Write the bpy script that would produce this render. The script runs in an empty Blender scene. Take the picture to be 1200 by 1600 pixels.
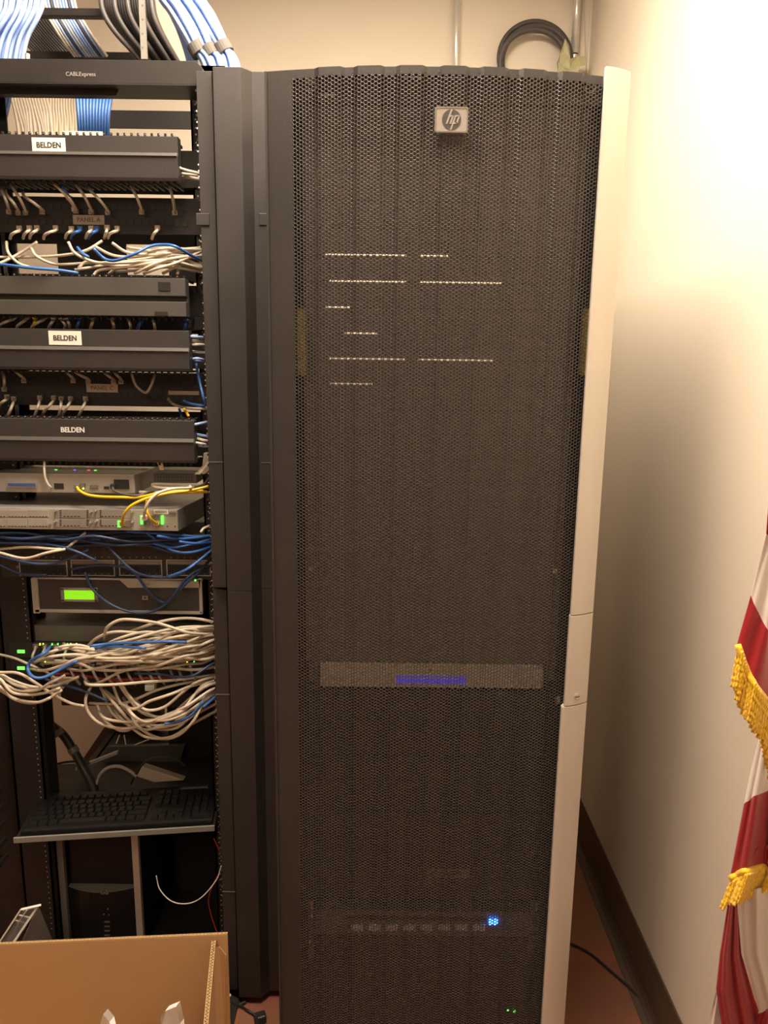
import bpy, math, random
import numpy as np
from mathutils import Vector, Matrix
random.seed(7); rng = np.random.default_rng(5)
S = bpy.context.scene; COL = S.collection

# ---------------------------------------------------------------- camera model
F = 1155.0; TH = math.radians(11); RO = .01342; EYE = np.array([0, 0, 1.526])
fw = np.array([0, math.cos(TH), -math.sin(TH)]); r0 = np.array([1., 0, 0]); u0 = np.array([0, math.sin(TH), math.cos(TH)])
cr = r0*math.cos(RO)+u0*math.sin(RO); cu = -r0*math.sin(RO)+u0*math.cos(RO)
def ray(px, py): return F*fw+(px-600)*cr+(800-py)*cu
def at(px, py, Y): d = ray(px, py); return EYE+d*(Y/d[1])
def atX(px, py, X): d = ray(px, py); return EYE+d*(X/d[0])
def atZ(px, py, Z): d = ray(px, py); return EYE+d*((Z-1.526)/d[2])

# ---------------------------------------------------------------- materials
def mat(name, col, rough=.5, metal=0., var=.0, vscale=20., bump=0., bscale=200., emit=None, estr=0., spec=.5, sheen=0., alpha=1., trans=0.):
    m = bpy.data.materials.new(name); m.use_nodes = True; nt = m.node_tree; b = nt.nodes['Principled BSDF']
    b.inputs['Base Color'].default_value = (*col, 1); b.inputs['Roughness'].default_value = rough; b.inputs['Metallic'].default_value = metal
    b.inputs['Specular IOR Level'].default_value = spec
    if sheen: b.inputs['Sheen Weight'].default_value = sheen
    if trans: b.inputs['Transmission Weight'].default_value = trans
    tc = nt.nodes.new('ShaderNodeTexCoord')
    if var:
        n = nt.nodes.new('ShaderNodeTexNoise'); n.inputs['Scale'].default_value = vscale; n.inputs['Detail'].default_value = 4
        nt.links.new(tc.outputs['Object'], n.inputs['Vector'])
        r = nt.nodes.new('ShaderNodeValToRGB'); r.color_ramp.elements[0].position = .3; r.color_ramp.elements[1].position = .7
        r.color_ramp.elements[0].color = (*[c*(1-var) for c in col], 1); r.color_ramp.elements[1].color = (*[min(1, c*(1+var)) for c in col], 1)
        nt.links.new(n.outputs['Fac'], r.inputs['Fac']); nt.links.new(r.outputs['Color'], b.inputs['Base Color'])
    if bump:
        n2 = nt.nodes.new('ShaderNodeTexNoise'); n2.inputs['Scale'].default_value = bscale; n2.inputs['Detail'].default_value = 3
        nt.links.new(tc.outputs['Object'], n2.inputs['Vector'])
        bp = nt.nodes.new('ShaderNodeBump'); bp.inputs['Strength'].default_value = bump; bp.inputs['Distance'].default_value = .002
        nt.links.new(n2.outputs['Fac'], bp.inputs['Height']); nt.links.new(bp.outputs['Normal'], b.inputs['Normal'])
    if emit:
        b.inputs['Emission Color'].default_value = (*emit, 1); b.inputs['Emission Strength'].default_value = estr
    return m
M = {}
M['wall'] = mat('wall_paint', (.78, .70, .585), .75, var=.02, vscale=3, bump=.15, bscale=120)
M['ceil'] = mat('ceiling_tile', (.75, .72, .66), .9, bump=.2, bscale=60)
M['black'] = mat('black_powder_coat', (.036, .031, .029), .48, var=.12, vscale=9, bump=.25, bscale=900)
M['black2'] = mat('black_rack_paint', (.024, .020, .018), .5, spec=.35, var=.15, vscale=14, bump=.2, bscale=700)
M['mesh'] = mat('black_mesh_paint', (.060, .052, .047), .40, var=.06, vscale=6)
M['filler'] = mat('lightened_filler_plastic', (.20, .17, .15), .45, var=.05)  # lighter than the black plastic, painted in for glare behind the mesh
M['bezel'] = mat('pale_bezel_plastic', (.74, .67, .60), .5)
M['inner'] = mat('black_filler_plastic', (.042, .035, .031), .55, var=.1, vscale=30)
M['dgrey'] = mat('dark_grey_plastic', (.075, .068, .062), .36, var=.05)
M['badge'] = mat('badge_metal', (.45, .41, .37), .35, metal=.5)
M['carddark'] = mat('cardboard_flute_shade', (.13, .07, .03), .9)  # dark brown painted in for shade inside the corrugation
M['silver'] = mat('silver_satin_trim', (.66, .61, .54), .42, metal=.25, var=.02, vscale=5, bump=.05, bscale=500)
M['galv'] = mat('galvanized_metal', (.78, .76, .72), .28, metal=.5, var=.08, vscale=30)
M['steel'] = mat('bright_steel', (.75, .73, .70), .25, metal=.9)
M['grey'] = mat('grey_sheet_metal', (.30, .28, .25), .45, metal=.35, var=.06, vscale=20)
M['lgrey'] = mat('light_grey_sheet_metal', (.42, .40, .35), .4, metal=.35, var=.05, vscale=15)
M['mgrey'] = mat('mid_grey_plastic', (.16, .145, .13), .5, var=.05)
M['white'] = mat('white_label', (.82, .78, .70), .6)
M['tan'] = mat('tan_label_tape', (.42, .34, .25), .6)
M['ink'] = mat('black_ink', (.02, .02, .02), .6)
M['whiteink'] = mat('white_ink', (.75, .73, .7), .6)
M['brownink'] = mat('faded_brown_ink', (.13, .09, .07), .6)
M['greyink'] = mat('grey_ink', (.28, .25, .22), .6)
M['beige'] = mat('beige_cable_jacket', (.62, .53, .41), .42, var=.06, vscale=60)
M['beige2'] = mat('pale_cable_jacket', (.72, .66, .56), .42, var=.05, vscale=60)
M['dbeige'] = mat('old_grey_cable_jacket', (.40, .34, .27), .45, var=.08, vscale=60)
M['blue'] = mat('blue_cable_jacket', (.045, .15, .46), .4, var=.08, vscale=60)
M['lblue'] = mat('light_blue_cable_jacket', (.36, .52, .93), .38, var=.06, vscale=60)
M['dblue'] = mat('dark_blue_cable_jacket', (.028, .052, .125), .42, var=.08, vscale=60)
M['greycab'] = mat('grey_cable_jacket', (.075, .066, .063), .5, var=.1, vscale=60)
M['blackcab'] = mat('black_cable_jacket', (.025, .023, .022), .42)
M['yellow'] = mat('yellow_cable_jacket', (.80, .50, .015), .38)
M['red'] = mat('red_cable_jacket', (.30, .02, .02), .42)
M['velcro'] = mat('grey_velcro', (.12, .11, .10), .9)
M['card'] = mat('cardboard', (.52, .315, .15), .75, var=.05, vscale=4, bump=.1, bscale=80)
M['cardedge'] = mat('cardboard_edge', (.60, .40, .20), .85)
M['paper'] = mat('white_paper', (.85, .84, .82), .7)
M['redcloth'] = mat('red_satin', (.33, .010, .018), .45, sheen=.15, bump=.1, bscale=300)
M['whitecloth'] = mat('white_satin', (.74, .66, .60), .42, sheen=.3, bump=.1, bscale=300)
M['gold'] = mat('gold_thread', (.90, .55, .02), .5, var=.15, vscale=200, sheen=.3)
M['zinc'] = mat('yellow_zinc', (.42, .34, .10), .4, metal=.3)
M['tape'] = mat('pale_green_tape', (.50, .48, .28), .55, var=.05, vscale=30)
M['baseb'] = mat('dark_brown_rubber', (.10, .068, .045), .38, var=.1, vscale=8)
M['copper'] = mat('connector_gold', (.7, .5, .15), .3, metal=.8)
M['bluec'] = mat('blue_connector', (.05, .10, .25), .4)
M['ggreen'] = mat('green_led', (.02, .2, .02), .3, emit=(.10, 1, .06), estr=1.8)
M['lcd'] = mat('lcd_backlight', (.1, .3, .02), .3, emit=(.26, .72, .01), estr=.55)
M['lcdtext'] = mat('lcd_characters', (.03, .12, .01), .5)
M['lblueled'] = mat('blue_led', (.02, .05, .4), .3, emit=(.02, .14, 1), estr=14)
M['bluelit'] = mat('blue_display_window', (.05, .05, .5), .3, emit=(.08, .06, .85), estr=.3)
M['bluedim'] = mat('blue_reflection_led', (.02, .05, .4), .3, emit=(.05, .08, 1), estr=2)
M['rled'] = mat('red_led', (.3, .02, .02), .3, emit=(1, .06, .03), estr=1.6)
M['yled'] = mat('yellow_led', (.5, .4, .02), .3, emit=(.8, .85, .05), estr=2.2)
M['key'] = mat('keycap_plastic', (.013, .012, .012), .35, spec=.3)
M['diffuser'] = mat('lamp_diffuser', (.9, .85, .75), .5, emit=(1, .86, .66), estr=6)

def brick_floor():
    m = bpy.data.materials.new('red_brown_floor_tile'); m.use_nodes = True; nt = m.node_tree; b = nt.nodes['Principled BSDF']
    tc = nt.nodes.new('ShaderNodeTexCoord'); br = nt.nodes.new('ShaderNodeTexBrick')
    br.offset = 0; br.inputs['Scale'].default_value = 1; br.inputs['Brick Width'].default_value = .305; br.inputs['Row Height'].default_value = .305
    br.inputs['Mortar Size'].default_value = .0012; br.inputs['Color1'].default_value = (.33, .125, .07, 1); br.inputs['Color2'].default_value = (.29, .108, .06, 1)
    br.inputs['Mortar'].default_value = (.30, .14, .08, 1)
    nt.links.new(tc.outputs['Object'], br.inputs['Vector'])
    n = nt.nodes.new('ShaderNodeTexNoise'); n.inputs['Scale'].default_value = 9; n.inputs['Detail'].default_value = 6
    nt.links.new(tc.outputs['Object'], n.inputs['Vector'])
    mx = nt.nodes.new('ShaderNodeMixRGB'); mx.blend_type = 'OVERLAY'; mx.inputs['Fac'].default_value = .5
    nt.links.new(br.outputs['Color'], mx.inputs['Color1']); nt.links.new(n.outputs['Color'], mx.inputs['Color2'])
    hs = nt.nodes.new('ShaderNodeHueSaturation'); hs.inputs['Saturation'].default_value = .95
    nt.links.new(mx.outputs['Color'], hs.inputs['Color']); nt.links.new(hs.outputs['Color'], b.inputs['Base Color'])
    b.inputs['Roughness'].default_value = .38
    return m
M['floor'] = brick_floor()

# ---------------------------------------------------------------- mesh builder
class MB:
    def __init__(s): s.V = []; s.F = []; s.mi = []; s.n = 0
    def add(s, v, f, mi=0):
        s.V.append(np.asarray(v, float).reshape(-1, 3)); s.F += [tuple(int(i)+s.n for i in q) for q in f]; s.mi += [mi]*len(f); s.n += len(s.V[-1]); return s
    def box(s, a, b, mi=0):
        x0, x1 = sorted((a[0], b[0])); y0, y1 = sorted((a[1], b[1])); z0, z1 = sorted((a[2], b[2]))
        v = [(x, y, z) for z in (z0, z1) for y in (y0, y1) for x in (x0, x1)]
        return s.add(v, [(0, 2, 3, 1), (4, 5, 7, 6), (0, 1, 5, 4), (2, 6, 7, 3), (0, 4, 6, 2), (1, 3, 7, 5)], mi)
    def fbox(s, x0, y0, x1, y1, Y, d, mi=0, X0=None):
        xm = (x0+x1)/2; ym = (y0+y1)/2
        xa = at(x0, ym, Y)[0] if X0 is None else X0
        return s.box((xa, Y, at(xm, y1, Y)[2]), (at(x1, ym, Y)[0], Y+d, at(xm, y0, Y)[2]), mi)
    def obox(s, p, ax, ay, az, mi=0):      # corner + three edge vectors
        p, ax, ay, az = map(np.array, (p, ax, ay, az))
        v = [p+i*ax+j*ay+k*az for k in (0, 1) for j in (0, 1) for i in (0, 1)]
        return s.add(v, [(0, 2, 3, 1), (4, 5, 7, 6), (0, 1, 5, 4), (2, 6, 7, 3), (0, 4, 6, 2), (1, 3, 7, 5)], mi)
    def prism(s, poly, vec, mi=0):          # planar polygon (3-D points) swept by vec
        p = np.array(poly, float); n = len(p); v = np.vstack([p, p+np.array(vec)])
        f = [tuple(range(n))[::-1], tuple(range(n, 2*n))]+[(i, (i+1) % n, n+(i+1) % n, n+i) for i in range(n)]
        return s.add(v, f, mi)
    def cyl(s, a, b, r, seg=16, mi=0, r2=None):
        a = np.array(a, float); b = np.array(b, float); d = b-a; d /= np.linalg.norm(d)
        t = np.array([0, 0, 1.]) if abs(d[2]) < .9 else np.array([1., 0, 0]); u = np.cross(d, t); u /= np.linalg.norm(u); w = np.cross(d, u)
        r2 = r if r2 is None else r2
        A = [a+r*(math.cos(k)*u+math.sin(k)*w) for k in np.linspace(0, 2*math.pi, seg, endpoint=False)]
        B = [b+r2*(math.cos(k)*u+math.sin(k)*w) for k in np.linspace(0, 2*math.pi, seg, endpoint=False)]
        return s.add(A+B, [tuple(range(seg))[::-1], tuple(range(seg, 2*seg))]+[(i, (i+1) % seg, seg+(i+1) % seg, seg+i) for i in range(seg)], mi)
    def tube(s, P, r, seg=8, mi=0, closed=False):
        P = np.array(P, float); n = len(P); T = np.gradient(P, axis=0); T /= np.linalg.norm(T, axis=1)[:, None]+1e-9
        u = np.cross(T[0], [0, 0, 1.]);
        if np.linalg.norm(u) < .1: u = np.cross(T[0], [0, 1., 0])
        u /= np.linalg.norm(u); V = []; R = np.broadcast_to(np.asarray(r, float), (n,))
        for i in range(n):
            u = u-T[i]*np.dot(u, T[i]); u /= np.linalg.norm(u)+1e-9; w = np.cross(T[i], u)
            for k in range(seg):
                a = 2*math.pi*k/seg; V.append(P[i]+R[i]*(math.cos(a)*u+math.sin(a)*w))
        f = [(i*seg+k, i*seg+(k+1) % seg, (i+1)*seg+(k+1) % seg, (i+1)*seg+k) for i in range(n-1) for k in range(seg)]
        f += [tuple(range(seg))[::-1], tuple((n-1)*seg+k for k in range(seg))]
        return s.add(V, f, mi)
    def xf(s, Mx):
        R = np.array(Mx.to_3x3()); t = np.array(Mx.translation); s.V = [v@R.T+t for v in s.V]; return s
    def build(s, name, m, parent=None, bevel=0, smooth=False, bseg=2, origin=None, **props):
        V = np.vstack(s.V); me = bpy.data.meshes.new(name)
        if parent is not None: o_ = np.array(WP[parent.name])
        elif origin is not None: o_ = np.array(origin, float)
        else: o_ = np.array([(V[:, 0].min()+V[:, 0].max())/2, (V[:, 1].min()+V[:, 1].max())/2, V[:, 2].min()])
        me.from_pydata((V-o_).tolist(), [], s.F)
        for mm in (m if isinstance(m, (list, tuple)) else [m]): me.materials.append(M[mm])
        me.polygons.foreach_set('material_index', s.mi)
        if smooth: me.polygons.foreach_set('use_smooth', [True]*len(me.polygons))
        me.update(); o = bpy.data.objects.new(name, me); COL.objects.link(o)
        if parent is not None: o.parent = parent; WP[o.name] = tuple(o_)
        else: o.location = o_.tolist(); WP[o.name] = tuple(o_)
        if bevel:
            b = o.modifiers.new('bevel', 'BEVEL'); b.width = bevel; b.segments = bseg; b.limit_method = 'ANGLE'; b.angle_limit = math.radians(40)
        for k, v in props.items(): o[dict(cat='category').get(k, k)] = v
        return o
WP = {}
def thing(name, label, cat, loc, group=None):
    o = bpy.data.objects.new(name, None); COL.objects.link(o); o.empty_display_size = .05; o.location = [float(c) for c in loc]; WP[o.name] = tuple(float(c) for c in loc)
    o['label'] = label; o['category'] = cat
    if group: o['group'] = group
    return o
def dup(o, loc, parent=None, label=None):
    c = o.copy(); COL.objects.link(c)
    if parent is None: c.location = loc; WP[c.name] = tuple(loc)
    else: c.parent = parent
    if label: c['label'] = label
    for ch in list(o.children): dup(ch, None, c)
    return c
def spline(P, n=6):
    P = np.array(P, float); Q = np.vstack([2*P[0]-P[1], P, 2*P[-1]-P[-2]]); out = []
    for i in range(1, len(Q)-2):
        p0, p1, p2, p3 = Q[i-1:i+3]
        for t in np.linspace(0, 1, n, endpoint=False):
            out.append(.5*((2*p1)+(-p0+p2)*t+(2*p0-5*p1+4*p2-p3)*t*t+(-p0+3*p1-3*p2+p3)*t**3))
    out.append(P[-1]); return np.array(out)
def textmesh(mb, txt, size, pos, depth=.0004, bold=0., shear=0., mi=0, rot=None, sx=1., spacing=1.):
    cu_ = bpy.data.curves.new('t', 'FONT'); cu_.body = txt; cu_.size = size; cu_.extrude = depth/2; cu_.offset = bold*size; cu_.shear = shear
    cu_.align_x = 'CENTER'; cu_.align_y = 'CENTER'; cu_.space_character = spacing; cu_.resolution_u = 3
    ob = bpy.data.objects.new('t', cu_); COL.objects.link(ob); bpy.context.view_layer.update()
    me = bpy.data.meshes.new_from_object(ob.evaluated_get(bpy.context.evaluated_depsgraph_get()))
    v = np.array([p.co[:] for p in me.vertices]); f = [tuple(p.vertices) for p in me.polygons]
    bpy.data.objects.remove(ob); bpy.data.curves.remove(cu_); bpy.data.meshes.remove(me)
    R = np.array((rot or Matrix.Rotation(math.pi/2, 3, 'X')).to_3x3()); v[:, 0] *= sx
    mb.add(v@R.T+np.array(pos), f, mi); return mb
def Zm(pts, ox, oy, s, Y=None):     # crop coordinates -> world points
    out = []
    for i, p in enumerate(pts):
        yy = p[2] if len(p) > 2 else Y
        out.append(at(ox+p[0]/s, oy+p[1]/s, yy))
    return out
def cord(pts, m, r=.003, name='patch_cable', label='', cat='cable', group=None, plug=None, n=5, seg=7):
    P = spline(pts, n); mb = MB().tube(P, r, seg)
    o = mb.build(name, m, smooth=True, label=label, cat=cat)
    if group: o['group'] = group
    if plug is not None:
        e = P[0]; d = P[0]-P[1]; d /= np.linalg.norm(d)
        q = MB().box(e+np.array([-.0055, -.004, -.005]), e+np.array([.0055, .016, .005]))
        q.build('plug', plug, o, bevel=.001)
    return o

# ================================================================= THE ROOM
XL, XR, YF, YB, HC = -3.4, .66, -4.2, 2.70, 2.85
MB().box((XL, YF, -.05), (XR, YB, 0)).build('floor', 'floor', kind='structure')
MB().box((XL, YF, HC), (XR, YB, HC+.05)).build('ceiling', 'ceil', kind='structure')
MB().box((XL-.1, YB, 0), (XR+.1, YB+.1, HC)).build('wall_back', 'wall', kind='structure')
MB().box((XL-.1, YF-.1, 0), (XR+.1, YF, HC)).build('wall_front', 'wall', kind='structure')
MB().box((XR, YF, 0), (XR+.1, YB, HC)).build('wall_right', 'wall', kind='structure')
MB().box((XL-.1, YF, 0), (XL, YB, HC)).build('wall_left', 'wall', kind='structure')
def cove(p0, p1, n_, name):      # vinyl cove base: flat strip with a curved toe
    prof = [(0, 0), (0, .145), (.003, .146), (.0045, .143), (.0045, .03), (.008, .015), (.016, .006), (.028, .0015), (.030, 0)]
    p0 = np.array(p0); p1 = np.array(p1); n_ = np.array(n_)
    MB().prism([p0+n_*a+np.array([0, 0, b]) for a, b in prof], p1-p0).build(name, 'baseb', kind='structure', smooth=False)
cove((XR, YF, 0), (XR, YB, 0), (-1, 0, 0), 'baseboard_right')
cove((XL, YB, 0), (XR, YB, 0), (0, -1, 0), 'baseboard_back')
MB().box((XR-.006, YB-.006, .145), (XR, YB, HC)).build('trim_1', 'wall', kind='structure')

# ceiling light above the frame, plus a second one added as fill
def lamp(x, y, power, sx=.55, sy=1.15):
    t = thing('ceiling_light', 'recessed ceiling light panel '+('in front of the tall cabinet' if y > 0 else 'added behind the camera as fill'), 'ceiling light', (x, y, HC-.03))
    fr = MB(); w = .02
    for a, b in (((x-sx/2-w, y-sy/2-w), (x+sx/2+w, y-sy/2)), ((x-sx/2-w, y+sy/2), (x+sx/2+w, y+sy/2+w)), ((x-sx/2-w, y-sy/2), (x-sx/2, y+sy/2)), ((x+sx/2, y-sy/2), (x+sx/2+w, y+sy/2))):
        fr.box((*a, HC-.03), (*b, HC))
    fr.build('frame', 'white', t)
    MB().box((x-sx/2, y-sy/2, HC-.02), (x+sx/2, y+sy/2, HC-.012)).build('diffuser', 'diffuser', t)
    L = bpy.data.lights.new('lamp', 'AREA'); L.shape = 'RECTANGLE'; L.size = sx; L.size_y = sy; L.energy = power; L.color = (1, .835, .66)
    o = bpy.data.objects.new('lamp', L); COL.objects.link(o); o.location = (x, y, HC-.026)
lamp(-.12, 1.14, 35, .7, .9)
lamp(-1.0, -1.3, 2)  # added fill light, not a fixture in view

# ================================================================= TALL CABINET
XA, XB_ = -.204, .394; XM = .346; YD = 1.312; ZT = 1.996; CX = (XA+XB_)/2
cab = thing('server_cabinet', 'tall black server cabinet with honeycomb mesh door and silver right trim', 'server cabinet', (CX, 1.35, 0))
rib_px = [(494, 535), (556, 598), (622, 663), (690, 730), (752, 793), (815, 855), (878, 917)]
ribs = [(at(a, 105, 1.29)[0], at(b, 105, 1.29)[0]) for a, b in rib_px]
def yd(X):
    X = np.asarray(X, float); y = YD-.030*(1-np.clip(np.abs((X-.071)/.275), 0, 1)**2)+.004
    for a, b in ribs:
        y = y-.0058*np.clip(np.minimum(X-a, b-X)/.007+.5, 0, 1)
    return y
door = MB()
# honeycomb
pit = .00612; cw = pit*.8660; R = pit/math.sqrt(3); rh = .00268
x0, x1, z0, z1 = -.160, .3475, .085, ZT-.0105
nc = int((x1-x0)/cw)+1; nr = int((z1-z0)/pit)+1
ci, ri = np.meshgrid(np.arange(nc), np.arange(nr), indexing='ij'); cx = x0+ci.ravel()*cw; cz = z0+ri.ravel()*pit+(ci.ravel() % 2)*pit/2
ang = np.arange(6)*math.pi/3; N = len(cx)
def ring(rad, dy):
    X = cx[:, None]+rad*np.cos(ang); Z = cz[:, None]+rad*np.sin(ang); return np.stack([X, yd(X)+dy, Z], -1)
V = np.concatenate([ring(R, 0), ring(rh, 0), ring(rh, .0016)], 1).reshape(-1, 3)
base = (np.arange(N)*18)[:, None]; k = np.arange(6); kn = (k+1) % 6
f1 = np.stack([base+k, base+kn, base+6+kn, base+6+k], -1).reshape(-1, 4); f2 = np.stack([base+6+k, base+6+kn, base+12+kn, base+12+k], -1).reshape(-1, 4)
Fq = np.concatenate([f1, f2])
me = bpy.data.meshes.new('mesh_panel'); me.vertices.add(len(V)); me.vertices.foreach_set('co', (V-np.array(WP[cab.name])).ravel())
me.loops.add(Fq.size); me.loops.foreach_set('vertex_index', Fq.ravel().astype(np.int32)); me.polygons.add(len(Fq)); me.polygons.foreach_set('loop_start', np.arange(len(Fq), dtype=np.int32)*4)
me.update(calc_edges=True); me.materials.append(M['mesh'])
# door = thing part; its pieces are sub-parts
def strip(mb, xa, xb, za, zb, th=.0018, off=0, n=None):
    xs = list(np.linspace(xa, xb, n or max(2, int((xb-xa)/.00125))))
    y = yd(xs)+off
    a = [(x, yy, za) for x, yy in zip(xs, y)]; b = [(x, yy+th, za) for x, yy in zip(xs, y)]
    mb.prism(a+b[::-1], (0, 0, zb-za)); return mb
fr = MB(); strip(fr, XA, -.1585, .05, ZT-.0005, th=.012); strip(fr, -.1585, .3475, ZT-.012, ZT-.0005, th=.003); strip(fr, -.1585, .3475, .05, .088, th=.003)
fr.box((XA, YD, .05), (XA+.004, YD+.03, ZT))
dr = fr.build('door', 'black', cab)
mo = bpy.data.objects.new('mesh_panel', me); COL.objects.link(mo); mo.parent = dr; WP[mo.name] = WP[cab.name]
# top lip cap so that the corrugation reads
lip = MB(); strip(lip, XA, .3475, ZT-.0005, ZT+.0008, th=.046); lip.build('top_lip', 'black', dr)
# silver trim in three pieces, curved back
def trim(za, zb, ex=0., gap=.0):
    xs = np.linspace(.3465-ex, XB_, 14); t = (xs-.3465)/(XB_-.3465); y = 1.3010+.022*np.clip(t, 0, 1)**1.6
    a = [(x, yy, za) for x, yy in zip(xs, y)]; mb = MB(); mb.prism(a+[(XB_, 1.345, za), (.362, 1.345, za), (.3465-ex, 1.3085, za)], (0, 0, zb-za)); return mb
zs1 = at(885, 962, 1.301)[2]; zs2 = at(878, 1104, 1.301)[2]
for a, b, ex in ((zs1+.0008, 2.0065, 0), (zs2+.0008, zs1-.0008, 0.0015), (.05, zs2-.0008, .006)):
    tr = trim(a, b, ex).build('side_trim', 'silver', dr, bevel=.0008)
    if ex == .0015:
        kp = at(902, 1089, 1.306)
        lk = MB().cyl(kp+np.array([0, .004, 0]), kp+np.array([0, -.0012, 0]), .0058, 20).build('key_lock', 'steel', tr, bevel=.0006)
        MB().obox(kp+np.array([-.0042, -.0016, -.0012]), (.0080, 0, .0022), (0, .0006, 0), (-.0003, 0, .0014)).build('key_slot', 'ink', tr)
MB().box((.333, 1.318, zs2-.004), (.3405, 1.33, zs2+.012)).build('latch_striker', 'steel', dr, bevel=.0005)
# badge
bc = at(705.5, 187, 1.272); bw, bh = .0265, .0192
def rrect(cx_, cz_, w, h, r, Y, n=5):
    P = []
    for sx, sz, a0 in ((1, 1, 0), (-1, 1, 90), (-1, -1, 180), (1, -1, 270)):
        for a in np.linspace(a0, a0+90, n): P.append((cx_+sx*(w-r)+r*math.cos(math.radians(a)), Y, cz_+sz*(h-r)+r*math.sin(math.radians(a))))
    return P
bg = MB(); bg.prism(rrect(bc[0], bc[2], bw, bh, .003, bc[1]), (0, .008, 0))
bo = bg.build('badge', 'badge', dr, bevel=.0012)
rim = MB(); n_ = 20
outer = rrect(bc[0], bc[2], bw*.985, bh*.985, .003, bc[1]-.0006); inner = rrect(bc[0], bc[2], bw*.90, bh*.87, .002, bc[1]-.0006)
nn = len(outer); rim.add(outer+inner+[(p[0], p[1]+.001, p[2]) for p in inner]+[(p[0], p[1]+.001, p[2]) for p in outer], [(i, (i+1) % nn, nn+(i+1) % nn, nn+i) for i in range(nn)]+[(nn+i, nn+(i+1) % nn, 2*nn+(i+1) % nn, 2*nn+i) for i in range(nn)]+[((i+1) % nn, i, 3*nn+i, 3*nn+(i+1) % nn) for i in range(nn)])
rim.build('badge_rim', 'steel', dr)
disc = MB(); disc.cyl((bc[0], bc[1]+.001, bc[2]), (bc[0], bc[1]-.0005, bc[2]), .0152, 40); disc.build('badge_disc', 'dgrey', dr)
def hp_letters(mb, c, s, Y, d=.0006):
    sl = .36
    def par(x0, z0_, x1, z1_):
        pts = [(x0, z0_), (x1, z0_), (x1, z1_), (x0, z1_)]
        mb.prism([(c[0]+(x+sl*z)*s, Y, c[2]+z*s) for x, z in pts], (0, -d, 0))
    par(-.47, -.45, -.27, 1.04); par(-.27, .27, -.02, .44); par(-.08, -.45, .12, .40)       # h
    par(.20, -1.04, .40, .45); par(.40, .28, .66, .45); par(.60, -.40, .80, .40); par(.40, -.45, .72, -.29)   # p
    return mb
hp_letters(MB(), bc, .0145, bc[1]-.0005).build('badge_letters', 'badge', dr)
# body
by1 = 2.13; body = MB()
body.box((XA, 1.345, .03), (XA+.004, by1, ZT)); body.box((XA, 1.345, ZT-.004), (XB_, by1, ZT)); body.box((XA, 1.345, .03), (XB_, by1, .05))
body.build('body_shell', 'black', cab); MB().box((XB_-.004, 1.345, .03), (XB_, by1, ZT)).build('side_panel', 'mgrey', cab)  # unseen right side in lighter grey, to bounce light onto the wall
fp = MB()
for xa, xb in ((XA+.002, -.166), (.357, XB_-.002)): fp.box((xa, 1.328, .05), (xb, 1.355, ZT-.004))
fp.box((-.166, 1.341, ZT-.035), (.357, 1.355, ZT-.004)); fp.box((XA+.004, 1.326, ZT-.012), (XB_-.004, 1.341, ZT-.001)); fp.box((-.166, 1.328, .05), (.357, 1.355, .09))
fp.build('front_frame', 'filler', cab)  # lightened like the plates so the top band does not go dark
rl = MB(); YI = 1.355
for xa, xb in ((-.166, -.135), (.322, .357)): rl.box((xa, YI, .06), (xb, YI+.03, 1.96))
rl.build('mounting_rails', 'inner', cab)
ft = MB()
for x in (XA+.05, XB_-.05):
    for y in (1.40, by1-.06): ft.cyl((x, y, 0), (x, y, .03), .02, 16)
ft.build('leveling_feet', 'galv', cab)
# rings with white upper half discs, plus clips, behind the mesh
for px, py, rr in ((485.5, 132, .0095), (921.5, 137, .008)):
    c = at(px, py, 1.322); g = MB(); P = [c+rr*np.array([math.cos(a), 0, math.sin(a)]) for a in np.linspace(0, 2*math.pi, 25)]
    g.tube(P, .0014, 8); kk = g.build('latch_ring', 'galv', cab, smooth=True)
    hd = [c+rr*.86*np.array([math.cos(a), 0, math.sin(a)]) for a in np.linspace(0 if px < 600 else .5, math.pi if px < 600 else 2.2, 16)]
    MB().prism(hd, (0, .002, 0)).build('half_disc', 'paper', cab)
MB().fbox(500, 146.5, 524, 150, 1.322, .002).build('sticker', 'paper', cab)  # narrow white strip standing in for a slit of light
for a, b in ((463, 478), (908, 921)):
    MB().fbox(a, 482, b, 586, 1.322, .004).build('zinc_bracket', 'zinc', cab)
for px, py in ((486, 889), (867, 892), (487, 1412), (487, 1418), (487, 1432), (838, 1414), (838, 1420), (484, 1472)):
    c = at(px, py, YI-.008); MB().cyl(c, c+np.array([0, .008, 0]), .0046 if py < 1000 else .0036, 12).build('rail_screw', 'steel', cab)

# blanking panels, one rack unit each
U = .04445; zl0 = at(600, 441, 1.352)[2]      # a joint line
slits = {398: [(508, 634), (658, 700)], 441: [(515, 634), (657, 784)], 483: [(509, 546)], 523: [(538, 590)], 565: [(515, 632), (653, 770)], 604: [(516, 582)]}
bpx = (-.1465, .3375)
def panel(zb, zt, notches, first, lab):
    mb = MB(); segs = []; x = bpx[0]
    for a, b in notches:
        xa = at(a, 0, 1.352)[0]; xb = at(b, 0, 1.352)[0]; xa = at(a, ypx, 1.352)[0]; xb = at(b, ypx, 1.352)[0]
        segs += [(x, xa, zb), (xa, xb, zb+.0026)]; x = xb
    segs.append((x, bpx[1], zb))
    for xa, xb, z in segs:
        mb.box((xa, 1.352, z), (xb, 1.3545, zt))
    t = mb.build('blanking_plate', 'filler', bevel=.0009, bseg=1, label=lab, cat='blanking panel', group='blank filler panels in the tall cabinet')
    return t
jl = {k: at(600, k, 1.352)[2] for k in slits}
ktop = int(math.ceil((ZT-.036-zl0)/U))
kbot = -int((zl0-at(600, 1030, 1.352)[2])/U)
plain = None
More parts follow.
